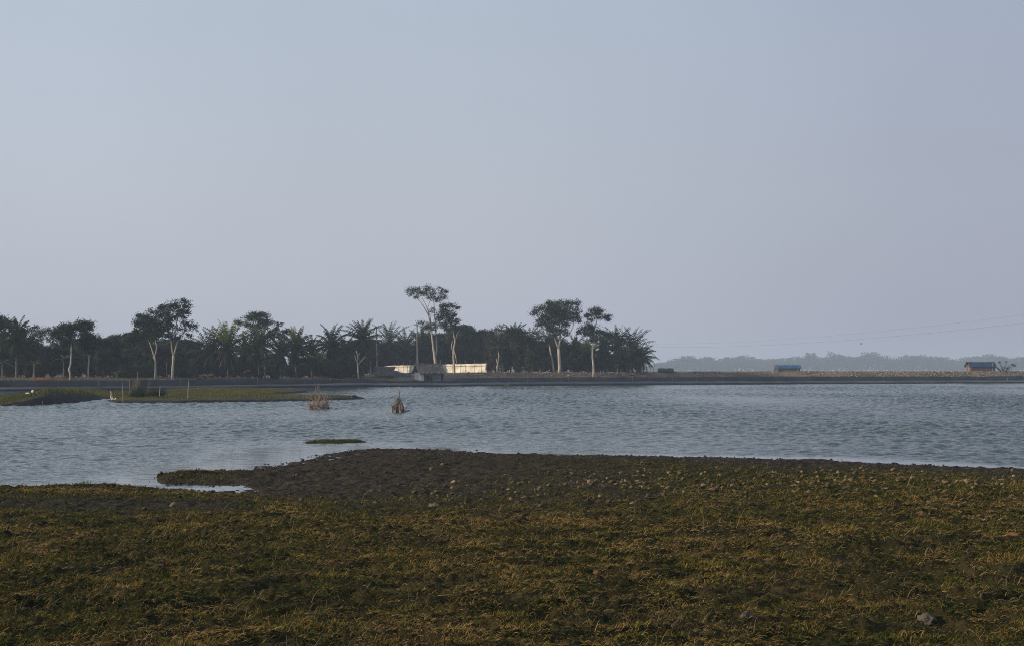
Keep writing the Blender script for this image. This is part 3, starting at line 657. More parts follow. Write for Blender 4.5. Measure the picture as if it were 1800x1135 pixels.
def tree(name, label, Y, strokes, blobs, lm=M_leaf, bm_=M_bark, dens=1.0, leaf=0.28, seed=1, group=None, limbs=True, cat='tree', flat=0.45, sink=0.25):
    k = Y/F; base = P(strokes[0][0][0], strokes[0][0][1], Y); base.z -= 0
    root = empty(name, base, label, cat, group)
    rr = random.Random(seed); mb = MB()
    nodes = []
    for si, st in enumerate(strokes):
        pts = []; n = len(st); dy0 = 0 if si == 0 else rr.uniform(-.5, .5)
        for i, q in enumerate(st):
            p = P(q[0], q[1], Y); p.y += dy0*(i/max(1, n-1)); pts.append(p)
        if si == 0: pts[0].z -= sink
        rs = [q[2]*k*0.43 for q in st]
        mb.tube(pts, rs, 8 if si == 0 else 6); nodes += [(p, r) for p, r in zip(pts[1:], rs[1:])] if n > 1 else []
    if limbs:
        zt = nodes[-1][0].z
        for (cx, cy, rx, ry) in blobs:
            c = P(cx, cy, Y)
            cand = [(nd[0]-c).length+(2.0 if nd[0].z > c.z+0.3 else 0) for nd in nodes]
            j = cand.index(min(cand)); a, r0 = nodes[j]
            r0 = min(r0*0.45, 0.07)
            mid = (a+c)/2+Vector((rr.uniform(-.2, .2), rr.uniform(-.3, .3), rr.uniform(0, .35)))
            mb.tube([a, mid, c], [r0, r0*.7, r0*.45], 5)
            for _ in range(int(3+rx*ry/60)):
                d = Vector((rr.gauss(0, 1), rr.gauss(0, 1), rr.gauss(0.4, .6))).normalized()
                e2 = c+Vector((d.x*rx*k*.9, d.y*rx*k*.7, d.z*ry*k*.8)); st0 = mid.lerp(c, rr.uniform(.2, 1))
                mb.tube([st0, (st0+e2)/2+Vector((0, 0, rr.uniform(0, .2))), e2], [r0*.5, r0*.35, r0*.2], 4, False)
    mb.build('trunk', bm_, root, True)
    if blobs:
        V, Fc, T = leaf_cloud(blobs, Y, k, dens, leaf, seed, flat=flat)
        o = np_mesh('crown', V-np.array(base), Fc, lm, False, {'tint': T}); o.parent = root
    return root
# strokes: (px, py, width px)
tree('broadleaf_tree', 'tree with dark flat crown cut off by the left picture edge', dw(0)+14, [[(-4, 664, 5), (-3, 630, 4), (0, 605, 3.5), (2, 588, 3)], [(2, 588, 3), (10, 575, 2)], [(0, 605, 3), (-10, 580, 2)]],
     [(-8, 563, 20, 8), (8, 566, 12, 8), (-2, 574, 14, 6), (18, 573, 6, 4), (-4, 596, 16, 9), (8, 590, 8, 6)], seed=11)
tree('broadleaf_tree', 'lacy thin-leaved tree between the left tall palm and the umbrella-crowned tree', dw(80)+18, [[(93, 664, 4), (93, 630, 3.5), (92, 606, 3)], [(92, 606, 2.5), (80, 590, 2)], [(92, 606, 2), (96, 590, 1.5)]],
     [(62, 577, 9, 4), (74, 583, 10, 4), (85, 580, 11, 5), (70, 591, 9, 4), (95, 588, 12, 5), (88, 597, 9, 4), (58, 588, 6, 4)], M_leaf2, M_bark2, 0.75, 0.22, 12)
tree('broadleaf_tree', 'umbrella-crowned tree with crooked pale lower trunk near the left', dw(124)+5, [[(124, 668, 4.6), (123, 655, 4.2), (121.5, 648, 4.2), (124, 640, 3.5), (125, 625, 3.0), (125.5, 606, 2.8)], [(125.5, 606, 2.4), (128, 592, 2), (140, 580, 1.6)], [(125.5, 606, 2.2), (118, 592, 1.8), (108, 585, 1.4)]],
     [(118, 575, 18, 6), (136, 572, 16, 6), (153, 570, 12, 6), (158, 576, 7, 3.5), (104, 581, 13, 6), (122, 585, 14, 6), (108, 592, 9, 6), (122, 597, 9, 6), (115, 604, 7, 4), (145, 582, 5, 3)], seed=13, dens=1.1)
tree('broadleaf_tree', 'smaller tree right of the umbrella-crowned one with half-pale trunk', dw(155)+6, [[(155, 670, 3.6), (155, 650, 3.2), (156.5, 630, 3), (157, 610, 2.6)]],
     [(150, 588, 11, 5), (160, 592, 12, 5), (145, 596, 9, 5), (160, 600, 14, 6), (172, 603, 8, 4), (152, 606, 10, 6), (155, 615, 9, 5)], M_leaf, M_bark, 1.0, seed=14)
tree('broadleaf_tree', 'left of two adjoining forked pale trees, lower crown', dw(273)+6, [[(273.5, 666, 5.4), (273, 650, 4.6), (273, 635, 4.2), (271, 626, 4)], [(271, 627, 3), (267, 615, 2.6), (262, 602, 2), (256, 590, 1.5)], [(271, 628, 2.6), (275, 618, 2.3), (276.5, 609, 2), (274, 595, 1.5)]],
     [(250, 560, 12, 6), (264, 562, 14, 7), (243, 570, 9, 7), (240, 582, 6, 7), (258, 575, 14, 8), (275, 572, 12, 8), (268, 588, 13, 8), (252, 588, 8, 6), (280, 585, 10, 8), (246, 556, 6, 4)], seed=15, dens=1.0)
tree('broadleaf_tree', 'right of two adjoining forked pale trees, tall airy crown', dw(303)+6, [[(303, 666, 6.4), (303.5, 650, 5.4), (304.5, 635, 5), (305, 625, 4.8)], [(305, 626, 3.6), (302, 612, 3), (301.5, 600, 2.6), (298, 585, 2), (292, 570, 1.6)], [(305, 626, 3.8), (308.5, 613, 3.2), (311, 602, 2.6), (308, 585, 2.2), (311, 565, 1.8), (314, 545, 1.4)], [(311, 602, 2), (318, 590, 1.8), (327, 578, 1.4)], [(309, 588, 1.8), (322, 562, 1.4), (325, 548, 1.1)]],
     [(325, 529, 9, 3), (312, 532, 10, 4), (300, 537, 12, 5), (285, 541, 11, 5), (328, 538, 9, 5), (315, 544, 14, 5), (298, 550, 16, 6), (280, 552, 12, 6), (265, 547, 7, 3.5), (330, 548, 7, 4), (322, 555, 10, 4), (304, 560, 14, 5), (288, 564, 13, 6), (325, 568, 11, 4.5), (338, 573, 9, 4), (300, 574, 12, 6), (286, 580, 11, 6), (318, 580, 8, 4), (298, 590, 11, 6), (312, 594, 9, 5), (332, 588, 6, 3)], seed=16, dens=0.72)
tree('broadleaf_tree', 'broad layered crown rising above the palms left of centre', dw(460)+16, [[(466, 664, 5), (465, 620, 4), (464, 595, 3.4)], [(464, 595, 2.6), (455, 575, 2)], [(464, 595, 2.4), (478, 582, 1.6), (490, 574, 1.2)]],
     [(448, 552, 14, 4), (464, 554, 12, 4), (440, 559, 14, 4), (456, 562, 20, 5), (424, 566, 12, 3), (470, 566, 14, 4), (436, 571, 10, 4), (458, 574, 16, 5), (448, 583, 10, 5), (490, 570, 9, 3), (486, 577, 7, 3), (503, 582, 9, 4), (480, 586, 12, 5), (466, 592, 14, 6), (494, 590, 9, 5)], seed=17, dens=1.05)
tree('bare_tree', 'nearly leafless forked grey tree standing on the dike front', dw(630)+1.8, [[(631, 676, 2.8), (630, 660, 3.2), (629, 645, 3.0), (628, 636, 2.8)], [(628, 636, 2.0), (625.5, 630, 1.6), (624, 624, 1.1)], [(628.5, 637, 2.2), (629, 626, 1.6), (626, 616, 1.2)], [(629, 643, 1.8), (635, 634, 1.5), (643, 626, 1.2)], [(629, 626, 1.1), (633, 620, .8)]], [], seed=18)
tree('young_tree', 'young tree with yellow-green tufts left of the thatched shed', dw(651)+11, [[(652, 664, 3.4), (652, 650, 2.8), (651, 635, 2.4)], [(651, 636, 1.6), (645, 628, 1.2)], [(651, 636, 1.4), (655, 628, 1.1)]],
     [(646, 624, 8, 3), (651, 619, 7, 3), (640, 629, 6, 3), (656, 628, 6, 3), (648, 630, 7, 3)], M_leafy, M_bark2, 0.9, 0.22, 19)
tree('broadleaf_tree', 'tallest tree with twin stems leaning left behind the white fence', dw(766)+42, [[(767, 660, 7), (766, 642, 6), (764.5, 630, 5.6), (762, 612, 4.4), (759.5, 590, 3.8), (757, 570, 3.3), (752, 552, 2.8), (744, 538, 2.2), (735, 526, 1.7)],
     [(764.5, 630, 4.4), (767.5, 615, 3.6), (767, 600, 3), (765.5, 580, 2.6), (764.5, 560, 2.2), (763, 540, 1.7), (762, 525, 1.3)], [(758, 575, 2), (756, 555, 1.6), (748, 535, 1.2), (742, 524, 1)], [(754, 556, 1.6), (752, 540, 1.2), (757, 525, 1)], [(766, 585, 1.6), (775, 555, 1.2), (780, 535, 1)]],
     [(720, 508, 7, 4), (731, 509, 9, 4), (724, 516, 9, 4), (738, 514, 7, 5), (731, 522, 7, 3), (752, 508, 8, 5), (748, 516, 9, 4), (760, 514, 8, 6), (757, 523, 10, 4), (775, 511, 7, 5), (785, 513, 5, 4), (778, 520, 9, 5), (768, 527, 9, 4), (760, 545, 6, 4), (770, 558, 7, 5), (764, 573, 8, 6), (752, 570, 8, 5), (741, 567, 8, 3.5), (748, 576, 9, 4), (770, 590, 7, 5)], seed=20, dens=1.0, leaf=0.26)
tree('broadleaf_tree', 'leafy tree against the right side of the tallest one', dw(790)+16, [[(799, 660, 5), (798.5, 645, 4.4), (797, 628, 3.8), (797.5, 612, 3.4), (800, 600, 3), (797, 585, 2.4), (792, 572, 2)], [(803.5, 640, 2.2), (801, 625, 2), (798, 615, 1.6)], [(796, 620, 1.8), (793.5, 606, 1.4), (796, 598, 1)], [(800, 600, 2), (803, 588, 1.6), (808, 580, 1.2)]],
     [(778, 538, 11, 5), (792, 538, 9, 4), (803, 541, 6, 3.5), (785, 548, 13, 6), (800, 552, 6, 3), (776, 555, 10, 6), (790, 560, 12, 6), (803, 562, 6, 4), (782, 570, 11, 6), (798, 571, 8, 5), (804, 577, 6, 3), (786, 578, 8, 4)], seed=21, dens=1.0)
tree('broadleaf_tree', 'feathery brownish tree with pale stub trunk beside the small frame', dw(877)+9, [[(874, 656, 4.2), (874, 645, 4), (875.5, 636, 2.4), (877, 625, 1.8), (875, 610, 1.5)], [(875, 640, 1.8), (872, 630, 1.2)]],
     [(862, 588, 11, 6), (875, 580, 12, 5), (890, 584, 11, 6), (866, 600, 13, 7), (884, 598, 14, 8), (872, 612, 14, 7), (890, 612, 10, 6), (898, 580, 6, 4), (880, 574, 6, 3)], M_leafb, M_bark, 0.95, 0.22, 22, flat=0.6)
tree('broadleaf_tree', 'largest round-crowned tree with thick pale forked trunk right of centre', dw(984)+7, [[(983.5, 658, 8), (984, 645, 6.8), (983, 630, 6), (982, 612, 5.6)], [(982, 613, 4), (977, 600, 3.2), (973, 588, 2.4), (965, 575, 1.8)], [(982, 613, 4.2), (984, 600, 3.6), (985, 588, 2.8), (988, 570, 2)], [(984, 600, 2.2), (992, 592, 2), (1004, 582, 1.5), (1008, 572, 1)]],
     [(975, 545, 24, 9), (990, 556, 20, 9), (965, 562, 16, 8), (966, 532, 8, 4), (980, 532, 16, 5), (1000, 533, 14, 5), (1014, 532, 8, 5), (950, 543, 13, 5), (972, 543, 18, 7), (996, 545, 18, 7), (1014, 546, 9, 7), (940, 549, 9, 5), (1010, 558, 11, 6), (985, 556, 18, 6), (960, 556, 14, 5), (1018, 562, 5, 4), (955, 568, 14, 5), (975, 568, 16, 6), (995, 568, 10, 5), (965, 578, 15, 6), (985, 580, 14, 6), (945, 563, 7, 3), (996, 586, 7, 4), (975, 590, 9, 5)], M_leaf2, seed=23, dens=1.05, leaf=0.26)
tree('broadleaf_tree', 'slim leaning pale trunk just left of the thickest trunk', dw(973)+12, [[(974, 657, 4.6), (972.5, 645, 3.8), (971, 633, 3.4), (968, 620, 2.8), (966, 608, 2.2)]],
     [(962, 590, 11, 6), (950, 596, 12, 6), (968, 600, 10, 5), (945, 585, 9, 5)], M_leafb, M_bark, 0.9, 0.24, 24)
tree('broadleaf_tree', 'slender pale tree with two-storey dark crown at the right of the wood', dw(1043)+3.5, [[(1042, 664, 4.2), (1043.5, 655, 4.6), (1043, 640, 4.0), (1041.5, 628, 3.5), (1041.5, 610, 3), (1042.5, 596, 2.6), (1046, 575, 2), (1050, 560, 1.6)], [(1042, 615, 1.9), (1047, 605, 1.5), (1052, 598, 1.2)]],
     [(1042, 546, 9, 4), (1053, 545, 9, 4), (1033, 553, 8, 4), (1048, 553, 16, 5), (1066, 556, 9, 4), (1072, 561, 6, 3), (1040, 562, 7, 3), (1033, 572, 9, 4), (1028, 579, 9, 5), (1042, 577, 12, 5), (1018, 584, 6, 5), (1038, 587, 16, 6), (1056, 584, 9, 5), (1070, 588, 10, 4), (1078, 590, 6, 3), (1046, 596, 10, 4)], seed=25, dens=1.15)

# background wood: prototype trees, copied
def wood_proto(seed, lm):
    g = random.Random(seed)
    root = empty('wood_tree', (0, 0, 0), 'x', 'tree')
    mb = MB(); mb.tube([(0, 0, -0.5), (0.1, 0, 2.2), (0, 0.1, 4.6)], [0.16, 0.12, 0.06], 6)
    for q in range(6):
        a = q*1.05; z0 = 1.6+q*.4; mb.tube([(0.05, 0, z0), (math.cos(a)*1.0, math.sin(a)*1.0, z0+1.1)], [.07, .03], 5)
    mb.build('trunk', M_bark2, root, True)
    gen = np.random.default_rng(seed); Vs = []; Ts = []; Ns = []
    for q in range(105):
        t = gen.random()**0.75; zc_ = 0.5+5.5*t
        rad = gen.uniform(.75, 1.15)*1.75*math.sqrt(max(0.05, 1-((t-0.55)/0.62)**2)); a = gen.uniform(0, 6.28); rr_ = rad*gen.random()**0.4
        c = np.array([math.cos(a)*rr_, math.sin(a)*rr_, zc_]); m = gen.integers(30, 60)
        dl = gen.normal(0, 1, (m, 3)); Ns.append(dl+0.9*np.array([math.cos(a), math.sin(a), .6])+gen.normal(0, .3, (m, 3)))
        Vs.append(c+dl*np.array([.30, .30, .20])); Ts.append(np.clip(gen.normal(0.42, 0.24)+gen.normal(0, .12, m), 0, 1))
    p = np.concatenate(Vs); tn = np.concatenate(Ts); n = len(p); u, w = tangents(np.concatenate(Ns), gen)
    L_ = (gen.uniform(.2, .42, n))[:, None]
    V = np.stack([p-u*L_*.5, p+w*L_*.3, p+u*L_*.5, p-w*L_*.3], 1).reshape(-1, 3)
    o = np_mesh('crown', V, (np.arange(n)*4)[:, None]+np.arange(4)[None], lm, False, {'tint': np.repeat(tn, 4)}); o.parent = root
    return root
protos = [wood_proto(40+i, [M_leaf, M_leaf2, M_leaf, M_leafb][i]) for i in range(4)]
used = [False]*4
PROF = interp([(-200, 596), (0, 600), (60, 602), (110, 600), (180, 594), (195, 592), (215, 598), (235, 591), (260, 596), (345, 606), (365, 632), (430, 634), (470, 622), (500, 634), (560, 634), (590, 618), (600, 610), (640, 602), (700, 606), (750, 592), (790, 590), (815, 576), (832, 578), (845, 590), (870, 582), (900, 582), (930, 592), (1000, 604), (1010, 612), (1030, 606), (1060, 622), (1095, 632)])
rg = random.Random(9); xw = -190; slots = []
while xw < 1092:
    slots.append((xw, rg.uniform(24, 32), 0)); xw += rg.uniform(11, 16)
xw = -190
while xw < 1100:
    slots.append((xw, rg.uniform(13, 20), 1)); xw += rg.uniform(17, 26)
xw = -190
while xw < 1090:
    slots.append((xw, rg.uniform(38, 60), 2)); xw += rg.uniform(18, 26)
for (xw, of, rowi) in slots:
    if 640 < xw < 870 and rowi == 1: of += 32
    if 640 < xw < 870 and rowi == 0: of = max(of+16, 46)
    if 640 < xw < 870 and rowi == 2: of += 22
    if 640 < xw < 870: of += 6
    Yd = dw(xw)+of; topy = float(PROF(xw))+(rg.uniform(-7, 12) if rowi != 1 else min(rg.uniform(10, 36), 640-float(PROF(xw))))
    zb_ = float(np.interp(xw, cols, crown_z(cols))); zt_ = P(xw, topy, Yd).z; H = (zt_-zb_)/6.1
    i = rg.choice([0, 0, 1, 1, 2, 3])
    t_ = protos[i] if not used[i] else copy_tree(protos[i])
    used[i] = True
    t_.location = ((xw-900)/F*Yd, Yd, zb_); t_.scale = (max(0.75, H)*rg.uniform(.6, 1.1), max(.75, H)*rg.uniform(.7, 1.1), H); t_.rotation_euler = (0, 0, rg.uniform(0, 6.28))
    if xw < 345: g2, l2 = 'left wood', 'dark leafy tree merging into the left part of the wood'
    elif xw < 640: g2, l2 = 'palm wood', 'dark leafy tree filling the wood among and behind the palms'
    elif xw < 870: g2, l2 = 'fence wood', 'dark leafy tree in the wood behind the white fence'
    else: g2, l2 = 'right wood', 'dark leafy tree in the wood behind the thick pale trunks'
    t_['label'] = l2; t_['group'] = 'trees of the '+g2

# palms
def frond(gen, V, Fc, T, o, az, el, L, droop, tint, leafl=0.66, nl=17, wdt=0.20):
    """one feather leaf: rachis + leaflets both sides"""
    pts = []; p = np.array(o, float); e0 = el
    n = nl; step = L/n
    for i in range(n+1):
        pts.append(p.copy()); d = np.array([math.cos(az)*math.cos(e0), math.sin(az)*math.cos(e0), math.sin(e0)]); p = p+d*step; e0 -= droop/n*(0.4+1.4*i/n)
    side = np.array([-math.sin(az), math.cos(az), 0])
    for i in range(n):
        a, b = pts[i], pts[i+1]; q = len(V); w = 0.035*(1-i/n)+0.008
        V += [a-side*w, a+side*w, b+side*w, b-side*w]; Fc.append((q, q+1, q+2, q+3)); T += [tint*0.9]*4
        if i < 1: continue
        ll = leafl*(0.35+0.65*math.sin(math.pi*min(1, (i/n)*0.9+0.12)))
        for sg in (-1, 1):
            d = b-a; d = d/np.linalg.norm(d)
            out = side*sg*0.85+d*0.55+np.array([0, 0, -0.75+gen.normal(0, .18)]); out /= np.linalg.norm(out)
            wv = d*wdt*(1-.4*i/n); tip = a+out*ll*gen.uniform(.85, 1.1); midp = a+out*ll*0.5+np.array([0, 0, 0.04])
            q = len(V); V += [a-wv*.5, a+wv*.5, midp+wv*.5, midp-wv*.5]; Fc.append((q, q+1, q+2, q+3))
            tip = tip-np.array([0, 0, 0.08*ll*2])
            q = len(V); V += [midp-wv*.5, midp+wv*.5, tip+wv*.12, tip-wv*.12]; Fc.append((q, q+1, q+2, q+3))
            tt = float(np.clip(tint+gen.normal(0, .06), 0, 1)); T += [tt]*8
def palm_proto(seed, trunk_h, nf, Lf, bright=0.0, spread=1.0, dead=False, elmax=88, mname=None):
    gen = np.random.default_rng(seed); root = empty('palm_tree', (0, 0, 0), 'x', 'palm')
    V, Fc, T = [], [], []
    ctr = np.array([0, 0, trunk_h])
    for i in range(nf):
        t = i/(nf-1); el = math.radians(elmax-(elmax+62)*t**1.0+gen.normal(0, 6)); az = i*2.399+gen.normal(0, .15)
        L = Lf*(0.75+0.35*math.sin(math.pi*min(1, t+.25)))*gen.uniform(.85, 1.1)
        tn = 0.45+0.25*(1-t)+bright*(t < .30)+gen.normal(0, .1)  # upper fronds tinted lighter: sunlight on the crown put into the colour
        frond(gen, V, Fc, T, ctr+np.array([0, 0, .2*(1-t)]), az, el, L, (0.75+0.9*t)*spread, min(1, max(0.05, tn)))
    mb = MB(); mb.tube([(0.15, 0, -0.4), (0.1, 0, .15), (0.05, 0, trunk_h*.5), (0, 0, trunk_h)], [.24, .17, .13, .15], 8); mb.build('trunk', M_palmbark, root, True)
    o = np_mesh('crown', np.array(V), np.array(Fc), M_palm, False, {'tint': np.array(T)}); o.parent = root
    if dead:
        V, Fc, T = [], [], []
        for i in range(6):
            frond(gen, V, Fc, T, ctr-np.array([0, 0, .1]), gen.uniform(0, 6.28), math.radians(gen.uniform(-60, -35)), Lf*.7, .5, gen.uniform(.2, .9), .35)
        o = np_mesh('dead_fronds', np.array(V), np.array(Fc), M_dead, False, {'tint': np.array(T)}); o.parent = root
    return root
pp = [palm_proto(61, 3.0, 24, 3.3), palm_proto(62, 2.2, 22, 3.5, 0.28, 0.9), palm_proto(63, 3.6, 20, 3.0, 0.1, 1.1), palm_proto(64, 1.0, 18, 2.6, 0.05, 1.2)]
pu = [False]*4
def palm(px, crown_y, off, kind, label, sc=1.0, rot=0, group=None, lean=0.0):
    Yd = dw(px)+off; zb_ = float(np.interp(px, cols, crown_z(cols))); zc_ = P(px, crown_y, Yd).z; hts = [3.0, 2.2, 3.6, 1.0]
    t_ = pp[kind] if not pu[kind] else copy_tree(pp[kind]); pu[kind] = True
    t_.location = ((px-900)/F*Yd, Yd, zb_); t_.scale = (sc, sc, max(.4, (zc_-zb_)/hts[kind])); t_.rotation_euler = (0, lean, rot)
    # keep frond proportions: z scale is blended for tall palms
    t_['label'] = label
    if group: t_['group'] = group
    elif 'group' in t_: del t_['group']
    return t_
def own_palm(px, crown_y, off, Lf, label, seed, nf=24, bright=0.0, spread=1.0, dead=False, elmax=88, lean=0.0, rot=0):
    Yd = dw(px)+off; zb_ = float(np.interp(px, cols, crown_z(cols))); zc_ = P(px, crown_y, Yd).z
    t_ = palm_proto(seed, zc_-zb_, int(nf*1.7), Lf*1.30*Yd/F, bright, spread, dead, elmax); t_.location = ((px-900)/F*Yd, Yd, zb_); t_.rotation_euler = (0, lean, rot); t_['label'] = label
    return t_
for pr in pp:
    for ch in list(pr.children): bpy.data.objects.remove(ch, do_unlink=True)
    bpy.data.objects.remove(pr, do_unlink=True)
own_palm(29, 598, 10, 34, 'tall dark palm with upright spear leaf near the left edge', 71, 24)
own_palm(45, 612, 16, 26, 'low dark palm crown right behind the left tall palm', 72, 18)
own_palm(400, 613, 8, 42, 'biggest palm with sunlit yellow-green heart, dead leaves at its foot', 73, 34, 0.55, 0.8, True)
own_palm(372, 622, 12, 38, 'dull palm spreading left behind the sunlit one', 74, 24, 0, 0.9)
own_palm(455, 612, 9, 36, 'palm with arching leaves under the broad layered crown', 75, 26, 0.1, 0.95)
own_palm(434, 622, 12, 30, 'shadowed palm between the sunlit one and its right neighbour', 76, 20)
own_palm(520, 612, 10, 32, 'palm with one yellow-green upright leaf right of the layered crown', 77, 24, 0.3, 0.95)
own_palm(494, 622, 14, 30, 'dim palm left of the one with the yellow-green upright leaf', 78, 20)
own_palm(484, 645, 6, 22, 'small young palm on a thin trunk at the dike edge', 79, 14, 0, 1.3)
own_palm(548, 626, 11, 32, 'palm with low drooping leaves in the gap of the skyline', 80, 22, 0.1, 1.1)
own_palm(583, 608, 12, 30, 'palm with one thin vertical spear leaf in the skyline', 81, 22, 0.0, 1.0)
own_palm(562, 640, 7, 20, 'small pale-leaved palm low in front of the wood', 82, 14, 0.3, 1.2)
own_palm(604, 624, 15, 28, 'dark palm half hidden left of the leafy mound', 83, 18)
own_palm(637, 598, 13, 32, 'palm with spiky crown just left of the first utility pole', 84, 24, 0, 1.0)
own_palm(684, 606, 54, 34, 'palm with two tall split leaves right of the first utility pole', 85, 22, 0, 0.9)
own_palm(712, 610, 56, 30, 'palm left of the second utility pole with long arching leaf', 86, 20, 0, 1.1)
own_palm(745, 606, 54, 28, 'dusky palm right behind the second utility pole', 87, 20)
own_palm(905, 596, 22, 24, 'small palm poking from the wood right of the brownish tree', 88, 18)
own_palm(930, 604, 20, 26, 'palm with arching leaf left of the largest round tree', 89, 18)
own_palm(1008, 618, 16, 24, 'dark palm low between the two right-hand pale trees', 90, 18, 0.1)
own_palm(1030, 622, 14, 24, 'palm with one bright side leaf by the slender pale trunk', 91, 18, 0.35)
own_palm(1062, 612, 15, 26, 'leftmost palm of the dense cluster at the end of the wood', 92, 22)
own_palm(1087, 612, 12, 34, 'highest palm of the dense cluster, with a central spear', 93, 26, 0, 1.0)
own_palm(1110, 618, 10, 36, 'fan-crowned palm second from the right end of the wood', 94, 26, 0, 1.05, lean=0.05)
own_palm(1122, 630, 8, 29, 'rightmost palm drooping over the open dike', 95, 24, 0, 1.25, elmax=70, lean=0.1)
own_palm(1098, 638, 8, 26, 'squat palm at the foot of the end cluster', 96, 22, 0, 1.1)

# banana plants and odd dry leaves
def banana(px, py, off, n, size, label, m_=M_banana, name='banana_plant', cat='banana plant'):
    Yd = dw(px)+off; b = P(px, py, Yd); b.z = float(np.interp(px, cols, crown_z(cols))); k = Yd/F
    root = empty(name, b, label, cat); g = random.Random(int(px*7)); topz = P(px, py, Yd).z
    mb = MB(); mb.tube([b-Vector((0, 0, .2)), Vector((b.x, b.y, topz))], [.12, .07], 6); mb.build('stem', M_bark2, root)
    V, Fc, T = [], [], []
    for i in range(n):
        az = i*2.4+g.uniform(-.3, .3); el = RD(g.uniform(20, 75)); L = size*k*g.uniform(.8, 1.2); p = Vector((0, 0, topz-b.z)); side = Vector((-math.sin(az), math.cos(az), 0)); q0 = len(V)
        for s_ in range(7):
            t = s_/6; w = L*0.13*math.sin(math.pi*(0.08+0.9*t)); V += [p-side*w-Vector((0, 0, w*.4)), p.copy(), p+side*w-Vector((0, 0, w*.4))]
            p = p+Vector((math.cos(az)*math.cos(el), math.sin(az)*math.cos(el), math.sin(el)))*L/6; el -= 0.28
        tn = g.random(); T += [tn]*21
        for s_ in range(6):
            a = q0+s_*3; Fc += [(a, a+1, a+4, a+3), (a+1, a+2, a+5, a+4)]
    o = np_mesh('leaves', np.array([tuple(v) for v in V]), np.array(Fc), m_, True, {'tint': np.array(T)}); o.parent = root
banana(4, 640, 7, 7, 22, 'banana plant with pale sunlit leaves at the left edge')
banana(60, 640, 8, 6, 20, 'banana plant with one upright bright leaf left of the lacy tree')
banana(112, 632, 9, 6, 20, 'banana plant with slanting pale leaves behind the crooked trunk')
banana(205, 655, 9, 5, 12, 'small banana plant low in the shade right of the half-pale trunk')
banana(430, 655, 5, 6, 16, 'dry orange-leaved plant standing on the dike edge', M_orange, 'withered_plant', 'plant')
banana(403, 663, 4, 6, 12, 'withered orange tuft at the foot of the biggest palm', M_orange, 'withered_plant', 'plant')
banana(360, 664, 5, 9, 22, 'heap of dead straw-coloured leaves left of the biggest palm', M_dead, 'withered_plant', 'plant')

# bushes under the wood
def bush(px, off, w, topy, label, lm=M_leaf2, seed=1, dens=1.2, leaf=.22, basey=None):
    Yd = dw(px)+off; b = P(px, 660, Yd); b.z = float(np.interp(px, cols, crown_z(cols))); by = basey or (HZ+(CH-b.z)/Yd*F)
    h = by-topy
    root = tree('shrub', label, Yd, [[(px, by, 2), (px, by-h*.4, 1.2)]], [(px-w*.35, by-h*.35, w*.35, h*.35), (px+w*.3, by-h*.35, w*.38, h*.32), (px, by-h*.6, w*.36, h*.38), (px+w*.1, by-h*.25, w*.4, h*.25)], lm, M_bark2, dens, leaf, seed, cat='shrub')
    return root
bush(245, 12, 60, 632, 'green sloping shrub behind the brown net screen', M_leaf2, 101)
bush(612, 8, 42, 620, 'leafy mound of small-leaved shrub left of the bare grey tree', M_leaf2, 102)
bush(590, 7, 30, 645, 'low grey-green bush at the foot of the leafy mound', M_leafb, 103)
bush(700, 54, 60, 628, 'dusky shrub growing between the shed and the first pole', M_leaf2, 104)
bush(325, 10, 30, 645, 'low shrub at the foot of the wood right of the forked trees', M_leaf2, 105)

# far tree line across the plain
prof = [(1120, 646), (1140, 644), (1150, 641), (1157, 637.5), (1170, 636), (1177, 631.5), (1184, 630), (1197, 630), (1203, 625), (1215, 624), (1221, 627), (1226, 630.5), (1233, 630), (1245, 626), (1252, 629), (1258, 632), (1266, 630.6), (1277, 626), (1283, 628), (1292, 628.5), (1300, 623.5), (1306, 624.5), (1310, 629), (1318, 628), (1324, 626), (1334, 632), (1346, 631), (1356, 629), (1373, 630), (1392, 628), (1400, 625), (1408, 628), (1414, 629), (1420, 620), (1430, 620), (1434, 626), (1444, 628), (1450, 627), (1458, 627), (1461, 617), (1464, 617), (1467, 624), (1480, 623), (1495, 626), (1516, 626), (1521, 618), (1537, 617.5), (1542, 626), (1549, 623), (1560, 627), (1572, 633), (1584, 626), (1596, 623), (1606, 626), (1620, 621), (1632, 626), (1642, 628), (1654, 626), (1666, 630), (1684, 634), (1694, 627), (1708, 626), (1720, 624), (1730, 627), (1740, 621), (1746, 626), (1760, 624), (1776, 630), (1792, 626), (1830, 624), (1900, 628), (2200, 630), (2700, 633)]
FP = interp(prof); gen = np.random.default_rng(77)
Vs = []
for layer, (Yf, dz) in enumerate(((1850, 0.0), (1790, 5.5), (1740, 10))):
    px = np.arange(1090, 2300, 1.6)
    for x_ in px:
        zt_ = P(x_, float(FP(x_))+dz*0.8+gen.normal(0, .5)+1.5*math.sin(x_*.31)*math.sin(x_*.17+1), Yf).z; zt_ = max(zt_, 3.5); m = 34 if layer == 0 else 22
        zz = 1.5+(zt_-2.2)*gen.random(m)**0.6; Vs.append(np.stack([(x_-900)/F*Yf+gen.normal(0, 2.2, m), Yf+gen.normal(0, 12, m), zz], -1))
p = np.concatenate(Vs); n = len(p)
u = gen.normal(size=(n, 3)); u /= np.linalg.norm(u, axis=1)[:, None]; w = gen.normal(size=(n, 3)); w -= (w*u).sum(1)[:, None]*u; w /= np.linalg.norm(w, axis=1)[:, None]
L_ = gen.uniform(1.6, 3.4, n)[:, None]
V = np.stack([p-u*L_*.5, p+w*L_*.4, p+u*L_*.5, p-w*L_*.4], 1).reshape(-1, 3)
tag(np_mesh('far_wood', V, (np.arange(n)*4)[:, None]+np.arange(4)[None], M_leaf, False, {'tint': np.repeat(gen.random(n), 4)}), 'hazy blue wood along the horizon beyond the dike', 'wood', kind='stuff')

